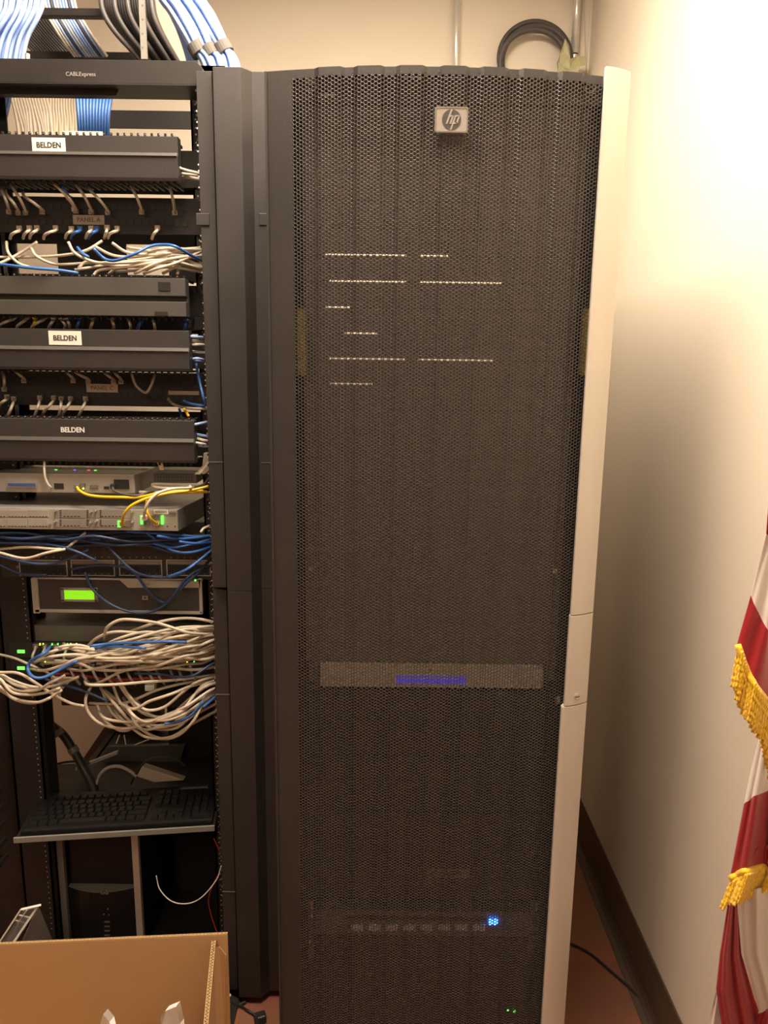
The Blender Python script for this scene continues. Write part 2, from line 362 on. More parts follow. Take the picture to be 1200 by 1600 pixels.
for kk in range(kbot, ktop):
    zb = zl0+kk*U; key = [k for k in slits if abs(jl[k]-zb) < .02]
    if key:
        ypx = key[0]; panel(zb, zb+U, slits[ypx], False, 'black filler panel behind the mesh door with light showing under its edge')
    else:
        if plain is None: plain = panel(zb, zb+U, [], True, 'plain black filler panel behind the mesh door'); pz = zb
        else:
            l = plain.location; dup(plain, (l[0], l[1], l[2]+zb-pz))
zfb = zl0+kbot*U; ypx = 0
panel(at(600, 1036, 1.352)[2], zfb, [], False, 'narrow dark filler panel directly above the slim silver server')
# silver server
YS = 1.347
sv = thing('rack_server', 'slim silver rack server with blue lit window behind the mesh door', 'server', (CX, 1.5, at(600, 1075, YS)[2]))
MB().fbox(500, 1038, 848, 1073, YS+.012, .55).build('chassis', 'grey', sv)
f_ = MB(); f_.fbox(500, 1038, 619, 1073, YS, .012); f_.fbox(729, 1040, 848, 1075, YS, .012); f_.fbox(619, 1038, 729, 1056, YS, .012); f_.fbox(619, 1071, 729, 1074, YS, .012); f_.build('bezel', 'bezel', sv); f_ = MB(); f_.fbox(622, 1059.5, 726, 1061, YS+.006, .003); f_.fbox(622, 1068, 726, 1069.5, YS+.006, .003); f_.build('window_frame', 'bezel', sv)
MB().fbox(619, 1056, 729, 1071, YS+.008, .004).build('display_window', 'bluelit', sv)
for a, b in ((482, 496), (853, 868)): MB().fbox(a, 1034, b, 1064, YS, .01).build('rack_ear', 'mgrey', sv, bevel=.001)
lg_ = MB(); lg_.fbox(500, 1037.5, 848, 1040, YS-.002, .004); lg_.build('top_highlight', 'paper', sv)  # white strip painted in for the highlight along the bezel top
tt = MB(); c = at(672, 1047, YS-.0004); textmesh(tt, 'hp', .008, c, .0006, bold=.03, shear=.3); tt.build('logo', 'mgrey', sv)
# lower equipment
def slab(name, lab, cat, y0, y1, Y=1.358, m='inner', d=.6, x0=496, x1=852, **kw):
    t = MB().fbox(x0, y0, x1, y1, Y, d); xa, xb = bpx
    V_ = t.V[0]; V_[:, 0] = np.where(V_[:, 0] < CX, xa+.002, xb-.002)
    return t.build(name, m, label=lab, cat=cat, **kw)
slab('server_chassis', 'black rack server directly below the slim silver server', 'server', 1079, 1180)
slab('server_chassis', 'black rack server, third unit up from the drive array behind the mesh', 'server', 1182, 1268, Y=1.360)
ls = slab('server_chassis', 'black rack server with a grey barcode label behind the mesh', 'server', 1270, 1404, Y=1.356)
lb = MB().fbox(668, 1358, 734, 1371, 1.355, .001); lb.build('barcode_label', 'grey', ls)
bb = MB(); xx = 671
for i in range(22):
    w = .8+1.2*random.random(); bb.fbox(xx, 1360, xx+w, 1369, 1.3545, .0004); xx += w+1
bb.build('barcode_lines', 'ink', ls)
da = thing('drive_array', 'black drive array with perforated strip and glowing blue digits behind the mesh', 'drive array', (CX, 1.5, at(600, 1462, 1.352)[2]))
MB().fbox(492, 1424, 842, 1462, 1.352, .5).build('chassis', 'mgrey', da)
MB().fbox(540, 1432, 762, 1438, 1.3512, .002).build('vent_slot', 'ink', da)
for i in range(8):
    xc = 558+i*27.2; g = MB().fbox(xc-9.5, 1445, xc+9.5, 1454.5, 1.3500, .002)
    g.build('drive_handle', 'paper', da)
g = MB(); c = at(770.5, 1441, 1.348); textmesh(g, '88', .0185, c, .001, bold=.035, sx=1.0, spacing=1.1); g.build('digit_display', 'lblueled', da)
for a, b in ((481, 490), (826, 838)): MB().fbox(a, 1408, b, 1496, 1.350, .003).build('rail_bracket', 'mgrey', da)
slab('server_chassis', 'black rack unit below the drive array behind the mesh', 'server', 1464, 1560, Y=1.362)
lo = slab('server_chassis', 'bottom black rack unit with two green lights behind the mesh', 'server', 1562, 1640, Y=1.360)
for px, py in ((794, 1580), (804, 1581)):
    c = at(px, py, 1.358); MB().cyl(c, c+np.array([0, .003, 0]), .0024, 10).build('status_light', 'ggreen', lo)

# ================================================================= OPEN RACK AT LEFT
YR = 1.66
rk = thing('open_rack', 'open black two-post rack filled with patch panels and cables', 'rack', (-.62, YR+.04, 0))
XPL = (-.902, -.828); XPR = (-.412, -.338)
for k_, (xa, xb) in enumerate((XPL, XPR)):
    p = MB(); p.box((xa, YR, 0), (xb, YR+.004, 2.13)); p.box((xa, YR, 0), (xa+.004, YR+.07, 2.13)) if k_ == 0 else p.box((xb-.004, YR, 0), (xb, YR+.07, 2.13)); p.box((xa, YR+.07, 0), (xb, YR+.074, 2.13))
    p.box((xb-.004 if k_ == 0 else xa, YR, 0), (xb if k_ == 0 else xa+.004, YR+.022, 2.13))
    po = p.build('post', 'black2', rk)
    h = MB(); zz = .1; xh = (xb-.012) if k_ == 0 else xa+.010
    while zz < 2.08:
        for dz in (0, .0159, .0318):
            h.cyl((xh, YR-.0006, zz+dz), (xh, YR+.002, zz+dz), .0018, 8)
        zz += .04445
    h.build('tapped_holes', 'lgrey' , po)
MB().box((XPL[0], YR, 2.10), (XPR[1], YR+.074, 2.13)).build('top_bar', 'black2', rk)
MB().box((XPL[0], YR-.2, 0), (XPR[1], YR+.28, .012)).build('base_plate', 'black2', rk)

# vertical cable manager between rack and cabinet
vm = thing('vertical_cable_manager', 'tall black vertical cable manager between the open rack and the mesh cabinet', 'cable manager', (-.29, 1.66, 0))
XV0, XV1 = -.374, -.2065; YV = 1.56; ZV = 2.084
MB().box((XV0+.004, YV+.02, .0), (XV1, YV+.03, ZV-.01)).build('backbone', 'black2', vm)
MB().box((XV1-.004, YV+.03, .0), (XV1, 1.92, ZV-.03)).build('side_wall', 'black2', vm)
MB().box((XV0+.07, 1.90, .0), (XV1, 1.905, ZV-.03)).build('rear_wall', 'black2', vm)
def cover(za, zb, tw=0.):
    xs = [XV0, XV0+.030, XV0+.034, XV0+.037, XV0+.090, XV0+.108, XV1]
    ys = [YV, YV, YV+.008, YV-.021, YV-.022, YV-.001, YV-.001]
    a = [(x, y, za) for x, y in zip(xs, ys)]; b = [(x, y+.0025, za) for x, y in zip(xs, ys)]
    return MB().prism(a+b[::-1], (0, 0, zb-za)).build('front_cover', 'black', vm, bevel=.0006)
zc = [ZV, at(380, 919, YV)[2], .02]
cover(zc[1]+.0004, zc[0]); cover(zc[2], zc[1]-.0006)
for y in (722, 1085, 1393):
    z = at(345, y, YV)[2]; MB().box((XV0+.0, YV-.0012, z-.0008), (XV0+.031, YV+.001, z+.0008)).build('joint_strip', 'mgrey', vm)
    if y == 722: MB().box((XV0+.112, YV-.0022, z-.0008), (XV1, YV-.001, z+.0008)).build('joint_strip', 'mgrey', vm)
for a, b in ((306, 327), (405, 418)): MB().fbox(a, 333, b, 352, YV-.0030, .004).build('latch_tab', 'black', vm, bevel=.001)
# row of fingers down the left edge of the manager
fg = MB(); z = .25
while z < 2.06:
    fg.box((XV0-.0035, YV+.004, z), (XV0+.004, YV+.10, z+.005)); z += .0222
fg.build('finger_comb', 'black2', vm)
z = .26
while z < 2.04:
    if random.random() < .75: MB().cyl((XV0-.0015, YV+.003, z), (XV0-.0015, YV+.006, z), .0016, 8).build('edge_clip', 'steel', vm)
    z += .0222*random.choice((.5, .9, 1.1))

XLft = -.93
# CABLExpress top channel
ct = thing('overhead_cable_channel', 'black cable channel with small printed maker name at rack top', 'cable channel', (-.62, 1.6, at(150, 145, 1.57)[2]))
a = at(312, 92, 1.57); b = at(300, 128, 1.57); zt = at(150, 93, 1.57)[2]; zb = at(150, 130, 1.57)[2]
f_ = MB(); X1 = at(316, 110, 1.57)[0]
f_.prism([(XLft, 1.57, zb), (X1, 1.57, zb), (X1, 1.57, zt-.012), (X1-.012, 1.57, zt), (XLft, 1.57, zt)], (0, .003, 0)); f_.build('front_plate', 'black2', ct, bevel=.0006)
f_ = MB(); f_.box((XLft, 1.57, zb-.002), (X1, 1.65, zb)); f_.box((XLft, 1.647, zb), (X1, 1.65, zt-.01)); f_.build('channel_tray', 'black2', ct)
l_ = MB(); l_.prism([(XLft, 1.60, zb), (at(186, 130, 1.60)[0], 1.60, zb), (at(180, 140, 1.60)[0], 1.60, zb-.012), (XLft, 1.60, zb-.012)], (0, .003, 0)); l_.build('lower_flange', 'black2', ct)
tm = MB(); textmesh(tm, 'CABLExpress', .0105, at(126, 116, 1.5695), .0004, bold=.01); tm.build('printed_name', 'greyink', ct)
MB().box((X1-.004, 1.5725, zb), (X1, 1.64, zt-.012)).build('end_plate', 'mgrey', ct)

# ---- horizontal cable managers
def hman(lab, ytop, yled, ybot, xr, Y0=1.575, sticker=None, word=None, led=True, two=False, comb_t=True, comb_b=True, latches=()):
    ym = (ytop+ybot)/2; Xr = at(xr, ym, Y0)[0]; z0_, zt_ = at(150, ybot, Y0)[2], at(150, ytop, Y0)[2]; zl = at(150, yled, Y0)[2]
    t = thing('horizontal_cable_manager', lab, 'cable manager', (-.62, YR, z0_))
    if two:
        z1_ = at(150, ytop+28, Y0)[2]; z2_ = at(150, ybot-23, Y0)[2]
        MB().prism([(XLft, Y0, z1_), (XLft, Y0, zt_), (XLft, Y0+.03, zt_), (XLft, Y0+.03, z0_), (XLft, Y0, z0_), (XLft, Y0, z2_), (XLft, Y0+.018, z2_+.002), (XLft, Y0+.018, z1_-.002)], (Xr-XLft, 0, 0)).build('cover', 'dgrey', t, bevel=.001)
    else:
        MB().prism([(XLft, Y0+.006, zl+.004), (XLft, Y0+.006, zt_), (XLft, Y0+.012, zt_+.001), (XLft, Y0+.03, zt_+.001), (XLft, Y0+.03, z0_), (XLft, Y0+.004, z0_), (XLft, Y0+.002, z0_+.006), (XLft, Y0, zl-.004)], (Xr-XLft, 0, 0)).build('cover', 'black', t, bevel=.0008)
        if led: MB().prism([(XLft, Y0-.001, zl-.004), (XLft, Y0-.003, zl-.003), (XLft, Y0+.001, zl+.0035), (XLft, Y0+.006, zl+.0045), (XLft, Y0+.006, zl-.004)], (Xr-XLft-.001, 0, 0)).build('ledge', 'dgrey', t, bevel=.0004)
    MB().box((XPL[0], YR-.003, z0_+.006), (XPR[1]-.01, YR, zt_-.006)).build('back_plate', 'black2', t)
    for on, z, s in ((comb_t, zt_, 1), (comb_b, z0_, -1)):
        if not on: continue
        f = MB(); x = XLft+.01
        while x < Xr-.004:
            f.box((x, Y0+.010, z-.003*s), (x+.004, YR-.003, z+.002*s)); f.box((x, Y0+.010, z), (x+.004, Y0+.014, z+.0065*s)); x += .0135
        f.build('finger_comb', 'black2', t)
        f = MB(); x = XLft+.013
        while x < Xr-.004:
            if random.random() < .8: f.cyl((x+random.uniform(-.002, .002), Y0+.0095, z+.004*s), (x, Y0+.012, z+.004*s), .0011, 6)
            x += .0135
        if s > 0: f.build('finger_tips', 'lgrey', t)
    if sticker:
        x_0, y_0, x_1, y_1 = sticker; l = MB().fbox(x_0, y_0, x_1, y_1, Y0+.0048, .001).build('label_sticker', 'white', t)
        tb = MB(); textmesh(tb, 'BELDEN', .0145, at((x_0+x_1)/2, (y_0+y_1)/2+.5, Y0+.0045), .0004, bold=.022, sx=.96, spacing=1.0); tb.build('printed_name', 'ink', l)
    if word:
        tb = MB(); textmesh(tb, 'BELDEN', .0150, at(word[0], word[1], Y0+.0055), .0004, bold=.03, sx=.96); tb.build('printed_name', 'whiteink', t)
    for (x_0, y_0, x_1, y_1) in latches: MB().fbox(x_0, y_0, x_1, y_1, Y0-.0015, .003).build('cover_latch', 'black2', t, bevel=.001)
    return t
hman('black horizontal cable manager, topmost, white sticker reading BELDEN', 210, 240, 281, 277, sticker=(50, 215, 102, 238))
hman('black horizontal cable manager with two separate plain covers and latches', 433, 0, 493, 290, two=True, latches=((247, 440, 266, 455), (242, 486, 262, 494)))
hman('black horizontal cable manager, middle of rack, white sticker reading BELDEN', 515, 545, 579, 295, sticker=(76, 517, 127, 539), comb_t=False)
hman('black horizontal cable manager with white BELDEN lettering, above the silver modem', 656, 687, 722, 303, word=(113.5, 672))
s_ = MB().fbox(97, 205, 160, 212, 1.60, .002); s_.build('paper_label', 'white', label='blank white strip label peeking above the top BELDEN cover', cat='label')

# ---- patch panels
def ppanel(lab, y0, y1, lbl=None, word=None, lbl2=None, ports=None):
    z0_, z1_ = at(150, y1, YR)[2], at(150, y0, YR)[2]
    t = thing('patch_panel', lab, 'patch panel', (-.62, YR, z0_))
    MB().box((XPL[0], YR-.006, z0_), (XPR[0]+.03, YR-.001, z1_)).build('faceplate', 'black2', t, bevel=.0008)
    zp = z0_+(z1_-z0_)*.30; zq = z0_+(z1_-z0_)*.72
    for z in (zp, zq):
        for i in range(24):
            x = XPL[1]+.012+i*.0163+(.006 if i > 11 else 0)
            pt = MB().box((x, YR-.0075, z-.005), (x+.011, YR-.0055, z+.005)).build('port', 'ink', t)
    if lbl:
        l = MB().fbox(*lbl, YR-.009, .002).build('label_strip', 'tan', t)
        tb = MB(); textmesh(tb, word, .0128, at((lbl[0]+lbl[2])/2, (lbl[1]+lbl[3])/2, YR-.0094), .0003, bold=.012); tb.build('printed_words', 'brownink', l)
    if lbl2: MB().fbox(*lbl2, YR-.009, .002).build('label_strip', 'tan', t)
    return t
ppanel('black patch panel with tan label reading PANEL A', 309, 366, (114, 336, 163, 351), 'PANEL A')
ppanel('black patch panel with tan label reading PANEL C', 581, 634, (135, 600, 184, 613), 'PANEL C', (263, 611, 311, 617))
ppanel('black patch panel behind the twin plain covers, above the middle BELDEN cover', 494, 514)
def plate(lab, y0, y1, holes=(), Y=1.705):
    mb = MB(); x = None
    za, zb_ = at(150, y1, Y)[2], at(150, y0, Y)[2]; xs = XPL[1]
    for (a, b, c_, d_) in holes:
        xa, xb = at(a, (y0+y1)/2, Y)[0], at(b, (y0+y1)/2, Y)[0]; mb.box((xs, Y, za), (xa, Y+.002, zb_))
        mb.box((xa, Y, za), (xb, Y+.002, at(150, d_, Y)[2])); mb.box((xa, Y, at(150, c_, Y)[2]), (xb, Y+.002, zb_)); xs = xb
    mb.box((xs, Y, za), (XPR[0], Y+.002, zb_))
    return mb.build('backing_plate', 'black2', label=lab, cat='backing plate')
plate('black backing plate with two openings behind the loops under PANEL A', 363, 440, ((26, 90, 382, 429), (198, 263, 381, 429)))
plate('thin black backing plate just above the lowest BELDEN cover', 641.5, 660)
plate('thin black backing plate between the topmost BELDEN cover and PANEL A', 284, 302.5)
plate('thin black backing plate just above the silver networking unit', 712, 728)
plate('black backing plate behind the cords above the middle BELDEN cover', 488, 520)
# dark plate behind the upper row & small far shelf
MB().fbox(165, 173, 330, 200, 1.95, .01).build('wall_bracket_bar', 'black2', label='flat black bar across the wall behind the rack top', cat='bar')

# ================================================================= CABLES IN THE UPPER RACK
def short(cs, oy, lab, grp, m='dbeige', up=True):
    for (xa, ya, xb, yb) in cs:
        mid = ((xa*.45+xb*.55), ya*.55+yb*.45)
        P = Zm([(xb, yb, YR-.006), (xb-2, yb-14 if yb > ya else yb+14, YR-.032), (mid[0], mid[1], YR-.055), (xa, ya, YR-.045), (xa-6, ya-20 if yb > ya else ya+20, YR-.02)], 0, oy, 3.4286)
        cord(P, m, .0031, label=lab, group=grp, plug=m)
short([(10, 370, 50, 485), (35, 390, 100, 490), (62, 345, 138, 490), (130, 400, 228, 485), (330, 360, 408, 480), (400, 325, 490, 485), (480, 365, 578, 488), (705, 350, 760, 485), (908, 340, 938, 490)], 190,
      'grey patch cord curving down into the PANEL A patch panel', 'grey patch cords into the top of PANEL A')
short([(280, 322, 400, 470)], 190, 'pale grey patch cord with its bright end crossing the light gap above PANEL A', None, 'beige')
short([(328, 345, 368, 410)], 190, 'blue patch cord above PANEL A', None, 'blue')
short([(60, 608, 105, 572), (130, 605, 160, 570), (165, 605, 200, 570), (240, 608, 300, 570), (357, 605, 385, 575), (465, 605, 490, 572), (565, 605, 575, 568), (585, 605, 630, 572), (820, 608, 845, 570)], 190,
      'beige patch cord bending down below the PANEL A label', 'beige patch cords below PANEL A', 'beige')
short([(388, 606, 430, 572), (482, 608, 520, 572)], 190, 'blue patch cord bending down below the PANEL A label', 'blue patch cords below PANEL A', 'blue')
short([(0, 95, 75, 50), (95, 100, 145, 52), (175, 100, 240, 50), (265, 100, 290, 55), (350, 100, 330, 55), (372, 100, 360, 55), (488, 105, 500, 55), (610, 105, 600, 55), (700, 108, 690, 52), (830, 112, 820, 50)], 480,
      'beige patch cord dropping behind the middle BELDEN cover', 'beige patch cords above the middle BELDEN cover', 'beige')
short([(180, 98, 190, 55)], 480, 'yellow patch cord dropping behind the middle BELDEN cover', None, 'yellow')
short([(415, 105, 425, 55), (740, 105, 765, 55), (990, 115, 1000, 60)], 480, 'blue patch cord dropping behind the middle BELDEN cover', 'blue patch cords above the middle BELDEN cover', 'blue')
short([(80, 340, 130, 395), (20, 370, 25, 440), (355, 345, 395, 395), (400, 345, 475, 400), (560, 350, 610, 400), (610, 345, 650, 400)], 480,
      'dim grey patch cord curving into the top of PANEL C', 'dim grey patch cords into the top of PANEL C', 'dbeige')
short([(40, 585, 75, 490), (188, 575, 215, 485), (235, 560, 290, 485), (318, 570, 330, 490), (340, 565, 380, 490), (425, 575, 460, 490), (0, 520, 40, 480)], 480,
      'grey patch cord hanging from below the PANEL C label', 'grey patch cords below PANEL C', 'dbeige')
def multi(lst, oy, m, lab, grp, r=.0031, Y=1.60, ext=True, deep=False, s=3.4286, jy=.02, name='patch_cable'):
    for k_, pts in enumerate(lst):
        yy = Y+random.uniform(-jy, jy); n = len(pts)
        P = [(p[0], p[1], (p[2] if len(p) > 2 else yy+.012*math.sin(i*1.7+k_))) for i, p in enumerate(pts)]
        if pts[-1][0] >= 1110: P[-1] = (*P[-1][:2], 1.65); P[-2] = (*P[-2][:2], max(P[-2][2], 1.60))
        if deep and pts[0][0] > 5: P[0] = (*P[0][:2], YR-.008)
        cord(Zm(P, 0, oy, s), m, r, label=lab, group=grp, name=name)
multi([[(705, 355), (730, 420), (780, 458), (810, 420), (830, 360)]], 480, 'dbeige', 'grey patch cord hanging in a U loop right of the PANEL C label', None, Y=1.62)
multi([[(900, 490), (930, 520), (1000, 540), (1110, 545), (1180, 540, 1.63)]], 480, 'dbeige', 'grey cord sweeping right under the small tan strip beside PANEL C', None, Y=1.62)
multi([[(980, 500), (1030, 520), (1110, 528), (1180, 525, 1.63)], [(1050, 300), (1070, 400), (1095, 500), (1120, 560)]], 480, 'blue', 'dark blue cord near the manager edge beside PANEL C', 'dark blue cords beside PANEL C', Y=1.63)
multi([[(960, 545), (972, 580), (970, 620)]], 480, 'blue', 'short blue cord hanging over the light gap below PANEL C', None, Y=1.63)
multi([[(985, 545), (1000, 565), (1010, 583)]], 480, 'yellow', 'short yellow cord end hanging below PANEL C', None, Y=1.63)
# loops between PANEL A and the twin covers
bl = 'beige patch cord looping sideways between PANEL A and the twin plain covers'
multi([[(-60, 212), (100, 212), (300, 205), (450, 180), (548, 125)], [(200, 130), (100, 195), (0, 245), (-60, 260)], [(35, 130), (45, 190), (100, 245), (160, 265)],
       [(165, 160), (200, 210), (300, 250), (450, 245), (600, 240), (800, 230), (1000, 245), (1130, 285)], [(365, 130), (400, 190), (480, 230), (560, 245), (700, 240), (900, 230), (1130, 290)],
       [(510, 155), (600, 200), (700, 210), (850, 195), (960, 172), (1120, 160)], [(600, 135), (680, 185), (800, 200), (900, 190), (1120, 170)], [(500, 310), (540, 280), (700, 262), (850, 237), (950, 237), (1120, 290)],
       [(580, 305), (640, 265), (760, 235), (900, 235), (1120, 295)], [(770, 300), (850, 270), (950, 240), (1120, 160)], [(870, 300), (940, 262), (1000, 205), (1120, 165)], [(950, 305), (965, 260), (1000, 220), (1115, 150)],
       [(400, 280), (520, 262), (680, 235), (820, 215), (950, 200), (1120, 230)], [(420, 270), (470, 235), (600, 255), (760, 262), (880, 240), (1120, 250)], [(620, 290), (760, 280), (900, 262), (1120, 300)],
       [(680, 160), (800, 178), (900, 205), (1000, 225), (1120, 285)], [(720, 300), (850, 240), (950, 215), (1120, 200)], [(790, 190), (880, 165), (980, 168), (1120, 175)], [(800, 285), (880, 265), (980, 272), (1120, 285)]], 340, 'beige', bl, 'beige cords between PANEL A and the twin covers', Y=1.605)
multi([[(500, 165), (560, 220), (620, 230), (720, 195), (800, 155), (870, 145), (940, 155), (1020, 200), (1120, 250)], [(-50, 245), (0, 250), (150, 268), (300, 280), (420, 297)], [(415, 160), (440, 190), (475, 212)]], 340, 'blue',
      'blue patch cord among the beige loops under PANEL A', 'blue cords under PANEL A', Y=1.585)
# cord ends tucked between covers and manager
e3 = 3.4286
multi([[(950, 245), (1000, 262), (1080, 280)], [(948, 275), (1000, 282), (1080, 290)], [(950, 300), (1000, 298), (1080, 310)]], 190, 'beige2', 'white cord crossing from the top BELDEN cover into the vertical manager', 'white cords beside the top BELDEN cover', Y=1.61)
multi([[(1000, 178), (1060, 182), (1130, 185)], [(1005, 205), (1060, 200), (1130, 205)], [(1010, 235), (1060, 240), (1130, 245)]], 480, 'beige2', 'white cord crossing from the middle BELDEN cover into the vertical manager', 'white cords beside the middle BELDEN cover', Y=1.61)
multi([[(1000, 155), (1060, 160), (1130, 165)], [(1010, 270), (1050, 285), (1130, 290)], [(1015, 285), (1060, 275), (1130, 295)]], 480, 'lblue', 'light blue cord crossing from the middle BELDEN cover into the vertical manager', 'light blue cords beside the middle BELDEN cover', Y=1.605)
multi([[(1040, 630), (1090, 620), (1150, 610)], [(1040, 680), (1100, 690), (1160, 705)], [(1045, 740), (1100, 745), (1160, 740)]], 480, 'lblue', 'light blue cord crossing beside the lowest BELDEN cover', 'light blue cords beside the lowest BELDEN cover', Y=1.605)
multi([[(1045, 725), (1100, 735), (1160, 745)], [(1045, 700), (1100, 715), (1160, 720)]], 480, 'beige2', 'white cord crossing beside the lowest BELDEN cover', 'white cords beside the lowest BELDEN cover', Y=1.61)

# ================================================================= OVERHEAD: ladder rack, bundles
lr = thing('cable_ladder', 'dark overhead cable ladder carrying blue cable bundles', 'cable ladder', (-.8, 2.0, at(100, 18, 1.95)[2]))
r1a = at(-60, 14, 1.9); r1b = at(330, 14, 1.9)
MB().fbox(-80, 11, 168, 24, 1.90, .02).build('rung', 'black2', lr, bevel=.002)
MB().fbox(-80, 80, 285, 92, 2.05, .02).build('side_rail', 'black2', lr, bevel=.001)
p0 = at(258, -10, 1.9); p1 = at(290, 105, 2.0)
sp = MB(); sp.prism([at(235, -10, 1.95), at(258, -10, 1.95), at(292, 98, 1.95), at(270, 98, 1.95)], (0, .012, 0)); sp.build('angle_brace', 'tan', lr)
tr_ = thing('support_strut', 'thin upright metal strut rising above the rack top', 'strut', at(222, 92, 1.72))
st = MB(); st.fbox(217.5, -40, 227.5, 92, 1.72, .004); st.build('strip', 'grey', tr_)
for i in range(4):
    c = at(222.5, 8+i*22, 1.7195); MB().cyl(c, c+np.array([0, .001, 0]), .002, 10).build('slot', 'mgrey', tr_)
bt = at(43, 90, 1.64); MB().cyl(at(43, 95, 1.62), at(43, 84, 1.62), .0045, 6).build('bolt', 'galv', label='small hex bolt standing on top of the cable channel', cat='bolt')
# left front bundle (light blue)
for i in range(26):
    t = i/25; dx = random.uniform(-3, 3); yy = 1.66+.03*((i*7) % 5)/5
    xt = -70+118*t+dx; xb = -95+128*t+dx*.6
    cord([at(xt+20, -50, yy+.10), at(xt+17, 2, yy+.02), at(xt+10, 25, yy), at(xb+8, 60, yy), at(xb, 100, yy), at(xb-2, 125, yy)], 'lblue', .0043, name='network_cable', label='light blue cable in the left bundle pouring into the top channel', group='light blue cables in the left overhead bundle')
# blue/white cables descending behind ladder
for i in range(12):
    t = i/11; m = random.choice(['lblue', 'lblue', 'dblue', 'beige2', 'greycab']); x_ = 62+50*t
    lab = {'lblue': 'light blue', 'dblue': 'dark blue', 'beige2': 'off-white', 'greycab': 'grey'}[m]+' cable slanting down behind the ladder rung'
    cord([at(x_, -40, 1.98), at(x_+6, 10, 1.98), at(x_+22, 40, 1.98), at(x_+38, 65, 2.0), at(x_+55, 88, 2.03)], m, .0036, name='network_cable', label=lab, group=lab.replace('cable', 'cables'))
for i in range(16):
    t = i/15; x_ = 5+70*t
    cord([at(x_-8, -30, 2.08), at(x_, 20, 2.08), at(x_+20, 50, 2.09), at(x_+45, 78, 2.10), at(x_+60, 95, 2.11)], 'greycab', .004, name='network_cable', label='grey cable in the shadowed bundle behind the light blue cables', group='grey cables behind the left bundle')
# centre grey bundle
for i in range(44):
    t = i/43; a_ = (i*5 % 11)/11*.08
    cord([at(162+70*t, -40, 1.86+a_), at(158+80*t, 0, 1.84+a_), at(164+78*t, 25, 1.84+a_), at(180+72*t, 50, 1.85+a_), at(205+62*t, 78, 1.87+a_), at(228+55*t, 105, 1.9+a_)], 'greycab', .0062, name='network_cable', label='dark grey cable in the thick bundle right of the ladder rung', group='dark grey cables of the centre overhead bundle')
# right light blue bundles with velcro straps
vel = []
for b_, (xt, xs, ys, xe) in enumerate(((262, 309, 77, 333), (284, 329, 81, 345), (302, 349, 76, 362))):
    for i in range(14):
        a = i/13*2*math.pi; rr = .0125 if i % 3 else .005; ox = rr*math.cos(a); oy_ = rr*math.sin(a)
        def q(px, py, Y, sc=1.): p = at(px, py, Y); return p+np.array([ox*sc, oy_*sc, -.002*math.sin(a)])
        cord([q(xt-20, -60, 1.72, 1.4), q(xt, -5, 1.70, 1.5), q((xt*2+xs)/3+2, 22, 1.69, 1.4), q((xt+xs*2)/3+2, 50, 1.68, 1.2), q(xs, ys, 1.68, .95), q((xs+xe)/2+4, 95, 1.68, 1.1), q(xe+4, 125, 1.68, 1.2)], 'lblue', .0045, name='network_cable',
             label='light blue cable in the strapped bundles dropping into the vertical manager', group='light blue cables of the right strapped bundles')
    c = at(xs, ys, 1.68); d = at(xs+5, ys+11, 1.68)-at(xs-4, ys-5, 1.68); d /= np.linalg.norm(d)
    MB().cyl(c-d*.011, c+d*.011, .0185, 20).build('cable_strap', 'velcro', bevel=.001, label=('leftmost', 'middle', 'rightmost')[b_]+' grey velcro strap around the light blue bundles', cat='cable strap', group=None or 'velcro straps')
for i in range(5):
    x_ = 255+3.5*i
    cord([at(x_-8, -40, 1.74), at(x_+6, 10, 1.73), at(x_+22, 45, 1.72), at(x_+36, 85, 1.72), at(x_+40, 110, 1.72)], 'lblue', .0034, name='network_cable', label='light blue loose cable left of the strapped bundles', group='light blue loose cables beside the straps')
# cables seen under the channel
for i in range(13):
    x_ = 22+4.5*i; cord([at(x_-6, 120, 2.0), at(x_-4, 150, 1.98), at(x_+2, 175, 1.95), at(x_+7+3*math.sin(i), 205, 1.92), at(x_+8, 235, 1.9)], 'dbeige', .0040, name='network_cable', label='old beige cable hanging under the top channel at far left', group='old beige cables under the top channel')
for i in range(11):
    x_ = 80+4.2*i; cord([at(x_, 120, 2.05), at(x_-1, 165, 2.05), at(x_+1, 190, 2.04), at(x_+(3 if i % 2 else -2), 230, 2.0)], 'beige', .0036, name='network_cable', label='pale cable hanging under the top channel beside the blue ones', group='pale cables under the top channel')
for i in range(11):
    x_ = 124+4.6*i; cord([at(x_+(i-5)*1.3+3, 120, 1.80), at(x_+(i-5)*.6, 155, 1.80), at(x_-1, 185, 1.79), at(x_-(i-5)*.3, 235, 1.78)], 'blue', .0042, name='network_cable', label='blue cable hanging under the top channel beside the pale ones', group='blue cables under the top channel')
for i in range(3):
    x_ = 2+4*i; cord([at(x_+8, 130, 1.85), at(x_+3, 165, 1.85), at(x_-8, 210, 1.84)], 'dblue', .004, name='network_cable', label='dark blue cable at the frame edge under the top channel', group='dark blue cables under the top channel')

